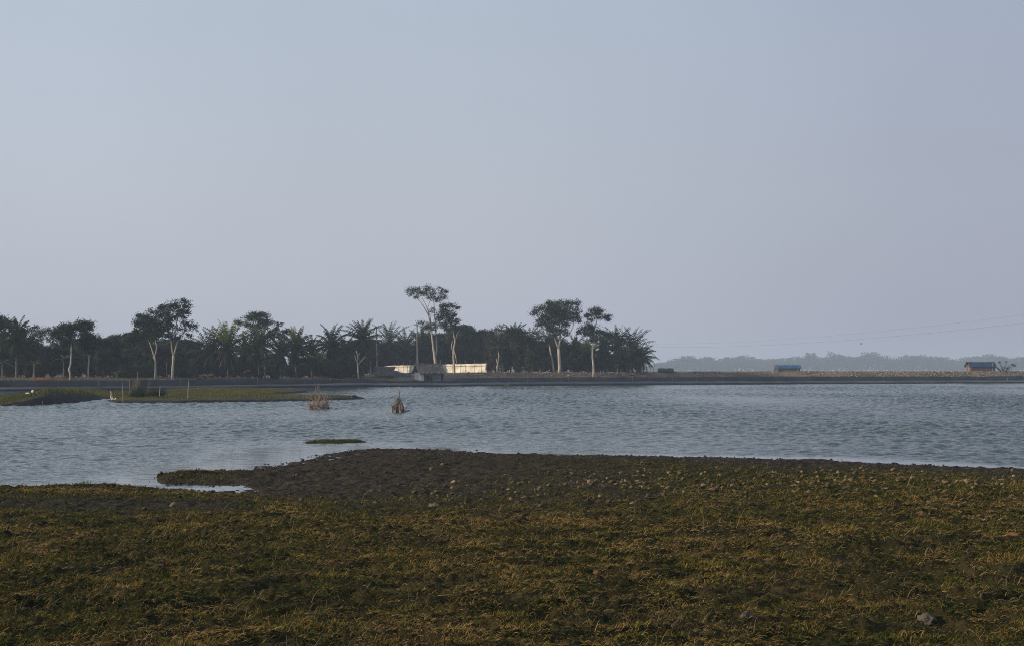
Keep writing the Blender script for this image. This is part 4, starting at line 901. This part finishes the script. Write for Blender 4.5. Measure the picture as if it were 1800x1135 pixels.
# ------------------------------------------------------------ huts
def hut_box(px0, px1, py_ridge, py_eave, py_base, Y, depth):
    """common sizes in metres"""
    k = Y/F; a = P(px0, py_base, Y); b = P(px1, py_base, Y); return k, a, b
# thatched hut in the middle
Yh = 219.6; kh = Yh/F
def hp(px, py, dy=0.0):
    p = P(px, py, Yh); p.y += dy; return p
root = empty('thatched_hut', hp(760, 669), 'thatched hut with pale end panel in front of the white fence', 'hut')
D = 2.6
zr = hp(0, 639).z; ze = hp(0, 654.5).z; z0 = hp(0, 669).z
xL, xR = hp(738, 0).x, hp(783, 0).x
def thatch_slope(mb, xl, xr, y0, z0_, y1, z1_, th=0.16, n=40, rag=0.14, seed=0):
    """ragged-edged sloping thatch with thickness; (y0,z0) eave, (y1,z1) ridge"""
    g = random.Random(seed); vs = []; fs = []
    for j in range(5):
        t = j/4
        for i in range(n+1):
            x = xl+(xr-xl)*i/n; rg_ = g.uniform(-rag, rag*.4) if j == 0 else g.uniform(-.03, .03)
            if i in (0, n): x += g.uniform(-rag, rag)*.6
            vs.append((x, y0+(y1-y0)*t, z0_+(z1_-z0_)*t+rg_-0.10*math.sin(math.pi*t)+g.uniform(-.025, .025)))
    N = len(vs); vs += [(v[0], v[1], v[2]-th) for v in vs]
    for j in range(4):
        for i in range(n):
            a = j*(n+1)+i; fs.append((a, a+1, a+n+2, a+n+1)); fs.append((a+N, a+n+1+N, a+n+2+N, a+1+N))
    for i in range(n):
        fs.append((i, i+N, i+1+N, i+1)); a = 4*(n+1)+i; fs.append((a, a+1, a+1+N, a+N))
    for j in range(4):
        a = j*(n+1); fs.append((a, a+n+1, a+n+1+N, a+N)); a += n; fs.append((a, a+N, a+n+1+N, a+n+1))
    mb.add(vs, fs)
mb = MB(); thatch_slope(mb, hp(735, 0).x, hp(785, 0).x, Yh-0.35, ze, Yh+D/2, zr, seed=1)
thatch_slope(mb, hp(735, 0).x, hp(785, 0).x, Yh+D+.35, ze, Yh+D/2+.02, zr-.01, seed=2)
mb.build('roof', M_thatch, root)
mb = MB(); g = random.Random(8)
for i in range(170):
    t = g.random()**.8; x = g.uniform(hp(735, 0).x, hp(785, 0).x); yy0 = Yh-.35+(D/2+.35)*t; zz0 = ze+(zr-ze)*t-0.10*math.sin(math.pi*t)+.03
    dt = g.uniform(.08, .25); mb.tube([(x, yy0, zz0), (x+g.uniform(-.35, .35), yy0-(D/2+.35)*dt, zz0-(zr-ze)*dt+g.uniform(0, .05))], [.022, .014], 4)
mb.build('loose_straw', M_straws, root)
mb = MB(); mb.tube([(hp(734, 0).x, Yh+D/2, zr-.02), (hp(786, 0).x, Yh+D/2, zr-.02)], .09, 7); mb.build('ridge', M_thatch, root)
mb = MB(); mb.slab([(xL+.1, Yh+.15, z0-.2), (xL+.1, Yh+D-.1, z0-.2), (xL+.1, Yh+D-.1, ze+.05), (xL+.1, Yh+.15, ze+.05)], .05); mb.slab([(xL+.1, Yh+.1, z0-.2), (hp(746, 0).x, Yh+.1, z0-.2), (hp(745.5, 0).x, Yh+.1, ze-.2), (hp(740, 0).x, Yh+.1, ze+.55)], -.05); mb.build('end_panel', M_panelw, root)
mb = MB(); mb.slab([(hp(762, 0).x, Yh+.1, z0-.2), (hp(778, 0).x, Yh+.1, z0-.2), (hp(778, 0).x, Yh+.1, ze), (hp(762, 0).x, Yh+.1, ze)], -.06); mb.build('front_panel', M_panelg, root)
mb = MB(); mb.slab([(xL+.1, Yh+D-.05, z0-.2), (xR, Yh+D-.05, z0-.2), (xR, Yh+D-.05, ze+.1), (xL+.1, Yh+D-.05, ze+.1)], .06); mb.slab([(xR, Yh+.1, z0-.2), (xR, Yh+D-.1, z0-.2), (xR, Yh+D-.1, ze+.1), (xR, Yh+.1, ze+.1)], .05); mb.build('back_wall', M_mat_wall, root)
for q in (747.5, 757, 761.5, 783):
    mb = MB(); mb.tube([(hp(q, 0).x, Yh-.02, z0-.25), (hp(q, 0).x, Yh-.02, ze+.05)], .05, 6); mb.build('post', M_wood, root)
root.rotation_euler = (0, 0, RD(26))
mb = MB(); mb.tube([(hp(746, 0).x, Yh-.05, hp(0, 659.5).z), (hp(758, 0).x, Yh-.05, hp(0, 659.3).z)], .03, 5); mb.build('rail', M_wood, root)
# shed to its left
Ys = 221.0; ks = Ys/F
def sp_(px, py, dy=0.0):
    p = P(px, py, Ys); p.y += dy; return p
root = empty('thatched_shed', sp_(675, 668), 'low dark thatched shed with open front left of the hut', 'shed')
mb = MB(); thatch_slope(mb, sp_(660, 0).x, sp_(694, 0).x, Ys-.3, sp_(0, 658.5).z, Ys+2.2, sp_(0, 643.5).z, seed=5, n=30, rag=.2); mb.build('roof', M_thatch2, root)
mb = MB(); g = random.Random(18)
for i in range(90):
    t = g.random(); x = g.uniform(sp_(660, 0).x, sp_(693, 0).x); zz0 = sp_(0, 658.5).z+(sp_(0, 643.5).z-sp_(0, 658.5).z)*t-0.10*math.sin(math.pi*t)+.03; yy0 = Ys-.3+2.5*t
    mb.tube([(x, yy0, zz0), (x+g.uniform(-.4, .4), yy0-.4, zz0-.2)], [.02, .012], 4)
mb.build('loose_straw', M_straws, root)
mb = MB(); mb.slab([(sp_(661, 0).x, Ys+2.0, sp_(0, 671).z), (sp_(693, 0).x, Ys+2.0, sp_(0, 671).z), (sp_(693, 0).x, Ys+2.0, sp_(0, 648).z), (sp_(661, 0).x, Ys+2.0, sp_(0, 648).z)], .06); mb.build('back_wall', M_tarp, root)
for q, tp in ((657.5, 646), (662, 657), (693.5, 655), (678, 657)):
    mb = MB(); mb.tube([sp_(q, 671, -.1), sp_(q+.3, tp, -.1)], .05, 6); mb.build('post', M_wood, root)
mb = MB(); mb.tube([sp_(655, 643.5, 1.9), sp_(697, 646, 1.9)], .05, 6); mb.build('ridge_pole', M_wood, root)
mb = MB(); mb.tube([sp_(640, 661, -.4), sp_(658, 656.5, -.4)], .06, 6); tag(mb.build('driftwood_pole', M_wood), 'pale bamboo pole resting on sticks left of the dark shed', 'pole')
# grey cloth heap between
g = random.Random(4); root = empty('tarpaulin_shelter', P(708, 670, 223.4), 'sagging grey tarpaulin draped over poles between shed and hut', 'shelter')
top = [(686, 657), (692, 651), (697, 650.5), (703, 653.5), (709, 654), (715, 656.5), (721, 656), (724, 659), (731, 664), (735, 668)]
vs, fs = [], []; nn = len(top)*3
xsT = np.linspace(686, 735, nn); ysT = np.interp(xsT, [a for a, b in top], [b for a, b in top])
for j in range(7):
    t = j/6
    for i in range(nn):
        yv = 673+(ysT[i]-673)*math.sin(t*math.pi/2); p = P(xsT[i]+g.uniform(-.5, .5), yv, 223.4-.5+t*1.8+g.uniform(-.1, .1)); vs.append(p)
for j in range(6):
    for i in range(nn-1): a = j*nn+i; fs.append((a, a+1, a+nn+1, a+nn))
mb = MB(); mb.add(vs, fs)
back = []
for i in range(nn): back.append(P(xsT[i], 673, 226.2))
q = len(mb.v); mb.v += [tuple(b) for b in back]
for i in range(nn-1): mb.f.append((6*nn+i, 6*nn+i+1, q+i+1, q+i))
mb.build('cloth', M_tarp, root, True)
for q in (692.5, 704, 722):
    mb = MB(); mb.tube([P(q, 672, 222.8), P(q+.5, 658, 222.8)], .04, 5); mb.build('pole', M_wood, root)

# white cloth fence
root = empty('cloth_fence', P(855, 655, 236), 'long cream-white sheet fence stretched on posts behind the thatched hut', 'fence')
A, B = P(677, 642, 262), P(855, 637.8, 236)
n = 90; vs = []; fs = []
zbot = [P(677, 655, 262).z, P(855, 653.6, 236).z]
for j in range(7):
    t = j/6
    for i in range(n+1):
        s_ = i/n; p = A.lerp(B, s_); top = p.z-0.05*abs(math.sin(s_*math.pi*11)); bot_ = zbot[0]+(zbot[1]-zbot[0])*s_+(0.55 if s_ < .55 else .1)*0
        z = top+(bot_-top)*t; nrm = Vector((-0.77, -0.63, 0)); off_ = 0.10*math.sin(s_*37+t*5)+0.07*math.sin(s_*90+1)+0.05*math.sin(t*6.28*1.5+s_*8)
        vs.append(p.xy.to_3d()+Vector((0, 0, z))+nrm*off_)
for j in range(6):
    for i in range(n): a = j*(n+1)+i; fs.append((a, a+1, a+n+2, a+n+1))
N = len(vs); nrm = Vector((0.77, 0.63, 0))*.02
mb = MB(); mb.add(vs+[v+nrm for v in vs], fs+[tuple(i+N for i in f[::-1]) for f in fs]); mb.build('sheet', M_clothw, root, True)
t0 = M_clothw.node_tree; b0 = t0.nodes['Principled BSDF']
for (px_, ex) in ((696, 3), (702, 2), (711, 6), (718, 2), (723, 8), (732.5, 2), (737, 7), (745, 3), (776, 7), (785, 2), (797, 2), (811, 3), (820, 6), (836, 7), (848, 2.5), (854.5, 4), (857, 1)):
    s_ = (px_-677)/178.0; f_ = lambda s: ((A.lerp(B, s).x/A.lerp(B, s).y)*F+900)
    lo_, hi_ = 0.0, 1.02
    for _ in range(30):
        m_ = (lo_+hi_)/2
        if f_(m_) < px_: lo_ = m_
        else: hi_ = m_
    p = A.lerp(B, lo_)-Vector((0.77, 0.63, 0))*.20; k = p.y/F; zb_ = zbot[0]+(zbot[1]-zbot[0])*lo_
    mb = MB(); mb.tube([(p.x, p.y, zb_-.4), (p.x, p.y, p.z+ex*k)], [.032, .028], 6); mb.build('post', M_wood, root)
mb = MB(); o_ = Vector((-0.77, -0.63, 0))*.14
mb.tube([A+o_+Vector((0, 0, -.25)), B+o_+Vector((0, 0, -.42))], .03, 5); mb.build('rope', M_wood, root)

# small ladder-like frame near pale stub trunk
Yl = dw(880)+8.5; root = empty('wooden_frame', P(880.5, 656, Yl), 'small ladder-like stick frame right of the pale stub trunk', 'frame')
for q in (877.6, 883):
    mb = MB(); mb.tube([P(q, 657, Yl), P(q, 638 if q > 880 else 642, Yl)], .035, 5); mb.build('upright', M_wood, root)
for q in (643.5, 646.5, 649.5, 652, 654.5):
    mb = MB(); mb.tube([P(876.5, q, Yl-.05), P(884.5, q-.3, Yl-.05)], .03, 5); mb.build('rung', M_wood, root)

# right-hand huts
def small_hut(name, label, px0, px1, pyr, pye, pyb, off, D, roof_m, wall_m, lean_l=0, lean_r=0, drop=0.35, cap=None):
    Y = dw((px0+px1)/2)+off; root = empty(name, P((px0+px1)/2, pyb, Y), label, 'hut')
    f = lambda px, py, dy=0: P(px, py, Y)+Vector((0, dy, 0))
    zr, ze, z0 = f(0, pyr).z, f(0, pye).z, f(0, pyb).z-.1
    xl, xr = f(px0, 0).x, f(px1, 0).x
    n = 16; vs = []; fs = []; g = random.Random(int(px0))
    prof_ = [(-.2, ze), (D*.12, ze+(zr-ze)*.55), (D*.3, ze+(zr-ze)*.9), (D*.5, zr), (D*.7, ze+(zr-ze)*.9), (D*.88, ze+(zr-ze)*.55), (D+.2, ze)]
    for (dy, z) in prof_:
        for i in range(n+1):
            s_ = i/n; vs.append((xl-lean_l+(xr+lean_r-xl+lean_l)*s_, Y+dy+g.uniform(-.03, .03), z+g.uniform(-.04, .03)-0.10*math.sin(s_*math.pi)*0))
    N = len(vs); vs += [(a, b, c-.08) for a, b, c in vs]
    for j in range(6):
        for i in range(n): a = j*(n+1)+i; fs += [(a, a+1, a+n+2, a+n+1), (a+N, a+n+1+N, a+n+2+N, a+1+N)]
    for i in range(n): fs.append((i, i+N, i+1+N, i+1)); a = 6*(n+1)+i; fs.append((a, a+1, a+1+N, a+N))
    for j in range(6): a = j*(n+1); fs.append((a, a+n+1, a+n+1+N, a+N)); a += n; fs.append((a, a+N, a+n+1+N, a+n+1))
    mb = MB(); mb.add(vs, fs); mb.build('roof', roof_m, root)
    mb = MB(); w = .06
    mb.slab([(xl+.1, Y+.05, z0), (xr-.1, Y+.05, z0), (xr-.1, Y+.05, ze), (xl+.1, Y+.05, ze)], -w)
    mb.slab([(xl+.1, Y+D, z0), (xr-.1, Y+D, z0), (xr-.1, Y+D, ze), (xl+.1, Y+D, ze)], w)
    for xx, sg in ((xl+.1, -1), (xr-.1, 1)):      # end walls with gable
        pts = [(xx, Y+.1, z0), (xx, Y+D-.02, z0), (xx, Y+D-.02, ze-.02), (xx, Y+D*.5, zr-.12), (xx, Y+.1, ze-.02)]
        q = len(mb.v); mb.v += pts+[(a+sg*.05, b, c) for a, b, c in pts]
        mb.f += [(q, q+1, q+2, q+3, q+4), (q+9, q+8, q+7, q+6, q+5)]+[(q+i, q+5+i, q+5+(i+1) % 5, q+(i+1) % 5) for i in range(5)]
    mb.build('wall', wall_m, root)
    return root, f, Y
r1, f, Y = small_hut('thatched_hut', 'small weathered hut on the open dike just right of the palms', 1156, 1182, 646.5, 652, 655, 7, 2.2, M_thatch2, M_mat_wall)
r2, f, Y = small_hut('tarpaulin_hut', 'hut under a bright blue tarpaulin alone on the open dike', 1362, 1403, 640.5, 646.3, 654, 9, 2.6, M_blue, M_mat_wall, 0, .15)
mb = MB(); mb.tube([f(1371, 648, .9), f(1370, 637.5, .9)], .05, 6); mb.build('post', M_wood, r2)
mb = MB(); mb.tube([f(1359.5, 654, -.05), f(1361.5, 642, -.05)], .07, 6); mb.build('post', M_wood, r2)
mb = MB(); mb.slab([f(1359.5, 654.5, -.08), f(1368, 654.5, -.08), f(1368.5, 641.5, -.08), f(1361, 641.5, -.08)], .05); mb.build('grey_side_sheet', M_panelg, r2)
mb = MB(); mb.tube([f(1404, 654, -.1), f(1402, 649.5, -.1), f(1405.5, 644, -.1)], [.12, .06, .05], 6); mb.build('corner_post', M_wood, r2)
r3, f, Y = small_hut('tarpaulin_hut', 'hut with dark navy sheet roof and reddish walls beside the bare bush', 1700, 1743, 635.3, 644, 653.8, 10, 3.0, M_navy, M_brickish, .35, .15)
mb = MB(); mb.tube([f(1702.5, 654.5, -.15), f(1702.5, 645.5, -.15)], .06, 6); mb.build('pale_post', M_bark, r3)
mb = MB(); mb.tube([f(1697.5, 636.5, 0), f(1701, 654, 0)], .05, 6); mb.build('strut', M_wood, r3)
mb = MB(); mb.tube([f(1744.5, 637, 0), f(1744.5, 654, 0)], .07, 6); mb.build('post', M_wood, r3)
mb = MB(); mb.slab([f(1716, 653.8, -.12), f(1742, 653.8, -.12), f(1741, 651.2, -.12), f(1717, 651.2, -.12)], .08); mb.build('dark_plinth', M_dark, r3)
# bare bush right of it
Yb = dw(1765)+10; root = empty('bare_bush', P(1763, 654, Yb), 'leafless spreading bush right of the navy-roofed hut', 'bush'); g = random.Random(12)
mb = MB(); kb = Yb/F; tips = []
for (tx_, ty_) in ((1746, 639), (1750, 644), (1757, 635), (1760, 643), (1768, 634.5), (1769, 644), (1775, 641), (1781, 640), (1788, 636), (1784, 642), (1764, 648), (1753, 648), (1776, 648)):
    a = P(1763+g.uniform(-5, 5), 654.5, Yb); b = P(tx_, ty_, Yb)+Vector((0, g.uniform(-1, 1), 0)); m1 = a.lerp(b, .35)+Vector((g.uniform(-.2, .2), 0, -.05)); m2 = a.lerp(b, .7)+Vector((g.uniform(-.2, .2), g.uniform(-.2, .2), 0))
    mb.tube([a, m1, m2, b], [.10, .075, .055, .03], 5)
    for _ in range(5):
        s_ = m1.lerp(b, g.random()); e2 = s_+Vector((g.uniform(-.5, .5), g.uniform(-.4, .4), g.uniform(-.05, .55))); mb.tube([s_, e2], [.040, .02], 4)
mb.build('branches', M_bark2, root)
mb = MB()
V, Fc, T = leaf_cloud([(1779.5, 640, 1.5, 1.3), (1784, 641.5, 1.5, 1.8), (1757, 635.5, 1, .8), (1768, 635, 1.2, .8), (1748, 641, 1, 1)], Yb, kb, 1, .14, 5)
o = np_mesh('leaves', V-np.array(root.location), Fc, M_leaf, False, {'tint': T}); o.parent = root

# ------------------------------------------------------------ utility poles and wires
def upole(px, pyt, pyb, Y, label, arm):
    a, b = P(px+1.2, pyb, Y), P(px, pyt, Y); root = empty('utility_pole', a, label, 'utility pole')
    mb = MB(); mb.tube([a-Vector((0, 0, .5)), b], [.16, .10], 8); mb.build('pole', M_concrete, root)
    mb = MB(); p = b-Vector((0, 0, .25)); mb.tube([p+Vector((-.15, 0, 0)), p+Vector((arm, -.3, -.05))], .05, 6); mb.build('crossarm', M_wire, root)
    for q in (0.0, .95):
        mb = MB(); c = p+Vector((arm*q, -.3*q, .05)); mb.tube([c, c+Vector((0, 0, .2))], [.05, .03], 6); mb.build('insulator', M_panelg, root)
    return b
p1 = upole(661.5, 573, 655, 243, 'dark utility pole with side arm between two palms', .8)
p2 = upole(733, 569, 655, 264, 'grey utility pole left of the tallest tree', -.5)
def wire(a, b, sag, label, r=.018, n=24):
    mb = MB(); a = Vector(a); b = Vector(b)
    mb.tube([a.lerp(b, i/n)-Vector((0, 0, sag*4*(i/n)*(1-i/n))) for i in range(n+1)], r, 4, False)
    tag(mb.build('overhead_wire', M_wire), label, 'wire')
wire(p1, p2, .5, 'sagging wire between the two utility poles over the palms')
wire(P(1120, 608.5, 350), P(1880, 558.5, 180), 1.4, 'lower of two thin power wires crossing the sky at right', .009)
wire(P(1120, 603.5, 350), P(1880, 543, 180), 1.4, 'upper of two thin power wires crossing the sky at right', .007)

# ------------------------------------------------------------ things in the water and on the islands
def gw(px, py, z=0.0): return G(px, py, z)
# brush heap 1
b = gw(563, 718.5); k = b.y/F; root = empty('brush_pile', b, 'wide heap of orange-brown sticks in the water with tall thin stems', 'brush pile'); g = random.Random(21)
mb = MB()
for i in range(72):
    cx = g.uniform(-20, 13); a = b+Vector((cx*k, g.uniform(-.45, .45), -.1)); hh = g.uniform(8, 30)*k*(1-abs(cx+2)/36); ln = g.gauss(0, .36)
    c = a+Vector((ln*hh*1.2, g.gauss(0, .2)*hh, hh+.1)); mb.tube([a, a.lerp(c, .5)+Vector((g.uniform(-.05, .05), 0, 0)), c], [.022, .017, .009], 4, False)
for i in range(14):
    a = b+Vector((g.uniform(-22, 16)*k, g.uniform(-.5, .5), g.uniform(.02, .35))); c = a+Vector((g.uniform(-.5, .5), g.uniform(-.3, .3), g.uniform(-.12, .2))); mb.tube([a, c], [.013, .007], 4, False)
mb.build('twigs', M_twig, root)
for (x0, y0, x1, y1, rr_) in ((553, 712, 541.5, 685, .013), (556, 706, 553, 670, .012), (560, 705, 558, 677, .012), (561, 708, 560.5, 674, .012), (563, 705, 560, 684, .010), (548, 702, 537, 694, .010), (572, 706, 570, 693, .012), (569, 718, 552, 712, .014), (558, 718, 562, 697, .018), (574, 718, 573, 700, .018), (566, 717, 576, 703, .016)):
    mb = MB(); mb.tube([P(x0, y0, b.y-.2), P((x0+x1)/2+.8, (y0+y1)/2, b.y-.15), P(x1, y1, b.y-.1)], [rr_*1.7, rr_*1.4, rr_*1.0], 5); mb.build('stick', M_twig, root)
mb = MB()
for i in range(26):
    a = b+Vector((g.uniform(8, 27)*k, g.uniform(-.3, .3), -.03)); c = a+Vector((g.uniform(-.25, .25), g.uniform(-.2, .2), g.uniform(.03, .22))); mb.tube([a, c], [.016, .008], 4, False)
mb.build('wet_branches', M_bank, root)
# brush heap 2
b = gw(700, 724); k = b.y/F; root = empty('brush_pile', b, 'narrow cone of grey-brown branches in the water with one tall upright stick', 'brush pile'); g = random.Random(22)
mb = MB()
for i in range(44):
    cx = g.uniform(-12, 10); a = b+Vector((cx*k, g.uniform(-.25, .25), -.1)); t_ = P(702+g.uniform(-4, 3), 724-g.uniform(12, 27), b.y+g.uniform(-.05, .05))
    m1 = a.lerp(t_, .5)+Vector((cx*k*.35, 0, .05)); mb.tube([a, m1, t_], [.022, .017, .010], 4, False)
mb.build('twigs', M_twig2, root)
mb = MB(); mb.tube([P(703, 723, b.y), P(702.5, 700, b.y), P(701.5, 694, b.y), P(703, 678.5, b.y)], [.035, .03, .028, .022], 6); mb.build('upright_stick', M_twig2, root)
for pts in ([(700.5, 695.5), (696, 694), (692, 694.5), (687, 698), (685, 700)], [(700.5, 697), (697, 700), (696, 701.5)], [(704, 700), (706, 703)]):
    mb = MB(); mb.tube([P(a_, c_, b.y-.1) for a_, c_ in pts], [.018]*len(pts), 5); mb.build('curved_twig', M_bark2, root)
mb = MB()
for (x0, y0, x1, y1) in ((706, 723, 719, 710.5), (708, 721, 717, 713), (707, 722, 728, 718.2), (710, 721, 722, 721.5), (709, 723, 714, 722)):
    mb.tube([P(x0, y0, b.y-.1), P((x0+x1)/2, (y0+y1)/2+.6, b.y-.1), P(x1, y1, b.y-.1)], [.026, .018, .008], 5)
mb.build('wet_branches', M_bank, root)
g_ = 'thin poles standing in the pond'
M_pole = mat('pale_bamboo', (0.28, 0.30, 0.22), (0.42, 0.42, 0.32), 4, .7)
def wpole(px, pyb, pxt, pyt, r, lb, m_=M_pole, bow=0.0, z=0.0):
    b = gw(px, pyb, z); return stake(px, pyb+2.0, pxt, pyt, b.y, r, lb, m_, 'pole', 'pole', g_, bow)
wpole(681, 724.5, 683.5, 680, .017, 'thin pale pole just left of the narrow branch cone')
wpole(633, 712.5, 633, 693, .012, 'thin dark stick in open water right of the spit tip', M_bark2)
wpole(331, 706.5, 332, 668, .030, 'slightly bowed pole at the water edge of the green spit', M_pole, -.05)
wpole(216.5, 708.5, 214.5, 672, .035, 'leaning grey pole at the left end of the green spit', M_wood, .03)
wpole(280, 697, 281.5, 677.5, .030, 'short greenish pole right of the dark bush on the spit', M_pole, 0, .3)
wpole(75.5, 712, 74.5, 703.5, .020, 'short grey peg at the foot of the left mud island', M_wood)
wpole(240.5, 684, 242.5, 652.5, .045, 'tallest pole, rising out of the bush before the brown net screen', M_wood, 0, .6)
wpole(672, 723.5, 670.5, 718, .012, 'tiny twig left of the pale pole by the branch cone', M_bark2)

# brown net screen and bushes on the spit
Yn = 124.0; root = empty('net_screen', P(245, 690, Yn), 'square brown net screen standing behind the bush on the spit', 'net screen')
n = 16; vs = []; fs = []
for j in range(5):
    for i in range(n+1):
        s_ = i/n; vs.append(P(228+34*s_, 666.5+27*j/4+(0.8*math.sin(s_*9) if j == 0 else 0), Yn+.12*math.sin(s_*7+j)))
for j in range(4):
    for i in range(n): a = j*(n+1)+i; fs.append((a, a+1, a+n+2, a+n+1))
mb = MB(); mb.add(vs, fs); mb.build('net', M_screen, root, True)
for q in (228, 245, 262):
    mb = MB(); mb.tube([P(q, 695, Yn+.05), P(q, 665.5, Yn+.05)], .03, 5); mb.build('post', M_wood, root)
def lbush(name, lb, Yd, blobs, lm, seed, base):
    return tree(name, lb, Yd, [[(base[0], base[1], 2), (base[0], base[1]-4, 1.2)]], blobs, lm, M_bark2, 4.5, .11, seed, cat='bush', flat=.8)
lbush('bush', 'rounded olive bush on the spit in front of the brown net screen', 116, [(240, 692, 9, 4.5), (250, 693, 8, 4), (232, 695, 6, 3), (245, 688.5, 6, 2.5)], M_leaf2, 111, (242, 699))
lbush('bush', 'low dark bush right of the olive one on the spit', 118, [(264, 692, 10, 3.6), (276, 691, 9, 3.2), (285, 691.5, 7, 3)], M_leaf, 112, (272, 697))
# pale stump with a yellow rag
b = P(200, 705.5, 113.0); k = 113/F; root = empty('stump', b, 'upright pale and red-brown stump with a yellow rag at its foot', 'stump')
mb = MB(); mb.tube([P(201, 706, 113), P(197.5, 700, 113), P(195.5, 696, 113), P(196, 691, 113), P(194.5, 686.5, 113)], [.17, .12, .09, .06, .035], 8); mb.build('stem', M_bark, root, True)
mb = MB(); mb.tube([P(197, 699, 113.1), P(200.5, 697.5, 113.1), P(203, 702, 113.05)], [.07, .09, .05], 7); mb.build('broken_root', M_stone2, root, True)
M_rag = mat('yellow_rag', (0.62, 0.58, 0.30), (0.8, 0.78, 0.55), 5, .8)
mb = MB(); mb.slab([P(197, 698, 112.9), P(199, 703.5, 112.8), P(200.5, 703.3, 112.8), P(199, 698.5, 112.9)], .04); mb.slab([P(198.5, 703.4, 112.8), P(204.5, 698.8, 112.7), P(204, 701, 112.6), P(200, 704, 112.7)], -.05); mb.build('rag', M_rag, root)
# white scraps on the left island, dark bundle on the spit tip
for i, (px, py, w, h, Yd, lb) in enumerate(((48.5, 690.8, 6, 2.6, 112, 'white scrap lying at the left end of the grassy mound'), (58.5, 687.3, 4, 5, 112, 'round white float on top of the left mound'), (26.5, 703.8, 4.4, 2, 105, 'lower left pale scrap on the mud flat of the island'), (34.5, 702, 5, 2, 106, 'pale yellowish scrap just right of the lowest one'), (136, 689.3, 6, 1.6, 120, 'flat pale scrap on the grass right of the mound'))):
    p = P(px, py, Yd); k = Yd/F; o = blob('float' if i == 1 else 'plastic_scrap', (0, 0, 0), (w*k*.5, w*k*.4, h*k*.5), M_white, None, 400+i, .6, 2); o.location = p; tag(o, lb, 'float' if i == 1 else 'scrap')
p = P(622, 697.6, 121); k = 121/F; o = blob('bundle', (0, 0, 0), (5.6*k, 5*k, 3.6*k), M_dark, None, 410, .4, 3); o.location = p; tag(o, 'black rounded bundle lying on the tip of the green spit', 'bundle')
p = P(617.3, 698.8, 120.6); o = blob('float', (0, 0, 0), (2.6*k, 2.2*k, 1.9*k), M_white, None, 411, .2, 2); o.location = p; tag(o, 'white float against the left side of the black bundle', 'float')
# dark brush at the dike foot, orange strip, dark pit
g = random.Random(31); Yd = dw(888)+.2; b = P(890, 677.5, Yd); root = empty('brush_pile', b, 'dark tangled brush at the water below the pale frame', 'brush pile'); mb = MB()
for i in range(70):
    a = b+Vector((g.uniform(-7, 5)*Yd/F, g.uniform(-.3, .3), -.05)); c = a+Vector((g.uniform(-.5, .5), g.uniform(-.2, .2), g.uniform(.1, .5))); mb.tube([a, c], [.022, .01], 4, False)
mb.build('twigs', M_bark2, root)
V_, F_, T_ = leaf_cloud([(85, 666.2, 30, 0.9)], dw(85)+4.2, (dw(85)+4)/F, 6, .16, 33, flat=.2)
tag(np_mesh('dry_straw_heap', V_, F_, M_orange, False, {'tint': T_}), 'long low strip of rusty dry straw on the left dike', 'straw')
for i, (px, py, w, h, lb) in enumerate(((1107, 659.8, 9, 2.4, 'black hollowed clump on the dike below the palms'), (1736, 658.5, 8, 1.6, 'black scrap below the navy-roofed hut'))):
    Yd = dw(px)+5; k = Yd/F; o = blob('dark_clump', (0, 0, 0), (w*k*.5, .3, h*k*.6), M_dark, None, 420+i, .5, 2); o.location = P(px, py, Yd); tag(o, lb, 'clump')
# bird in the sky
p = P(1514, 604, 200); root = empty('bird', p, 'tiny dark bird flying in the sky above the far wood', 'bird')
mb = MB(); mb.tube([p+Vector((-.16, 0, 0)), p+Vector((-.08, 0, .01)), p+Vector((.03, 0, .01)), p+Vector((.10, 0, .02)), p+Vector((.15, 0, .02))], [.015, .05, .055, .035, .008], 8); mb.build('body', M_dark, root, True)
for sg in (-1, 1):
    mb = MB(); mb.slab([p+Vector((-.05, 0, .02)), p+Vector((.06, 0, .02)), p+Vector((.02, sg*.18, .14)), p+Vector((-.04, sg*.30, .10))], .008); mb.build('wing', M_dark, root)

# ------------------------------------------------------------ haze
mb = MB(); mb.box((0, 1700, 11.4), (11000, 5400, 27.6))
m = bpy.data.materials.new('haze'); m.use_nodes = True; t = m.node_tree; t.nodes.clear()
pv = t.nodes.new('ShaderNodeVolumePrincipled'); pv.inputs['Density'].default_value = 0.00041; pv.inputs['Color'].default_value = (0.66, 0.80, 1.0, 1); pv.inputs['Anisotropy'].default_value = 0.0
ot = t.nodes.new('ShaderNodeOutputMaterial'); t.links.new(pv.outputs[0], ot.inputs['Volume'])
tag(mb.build('haze', m), kind='stuff')
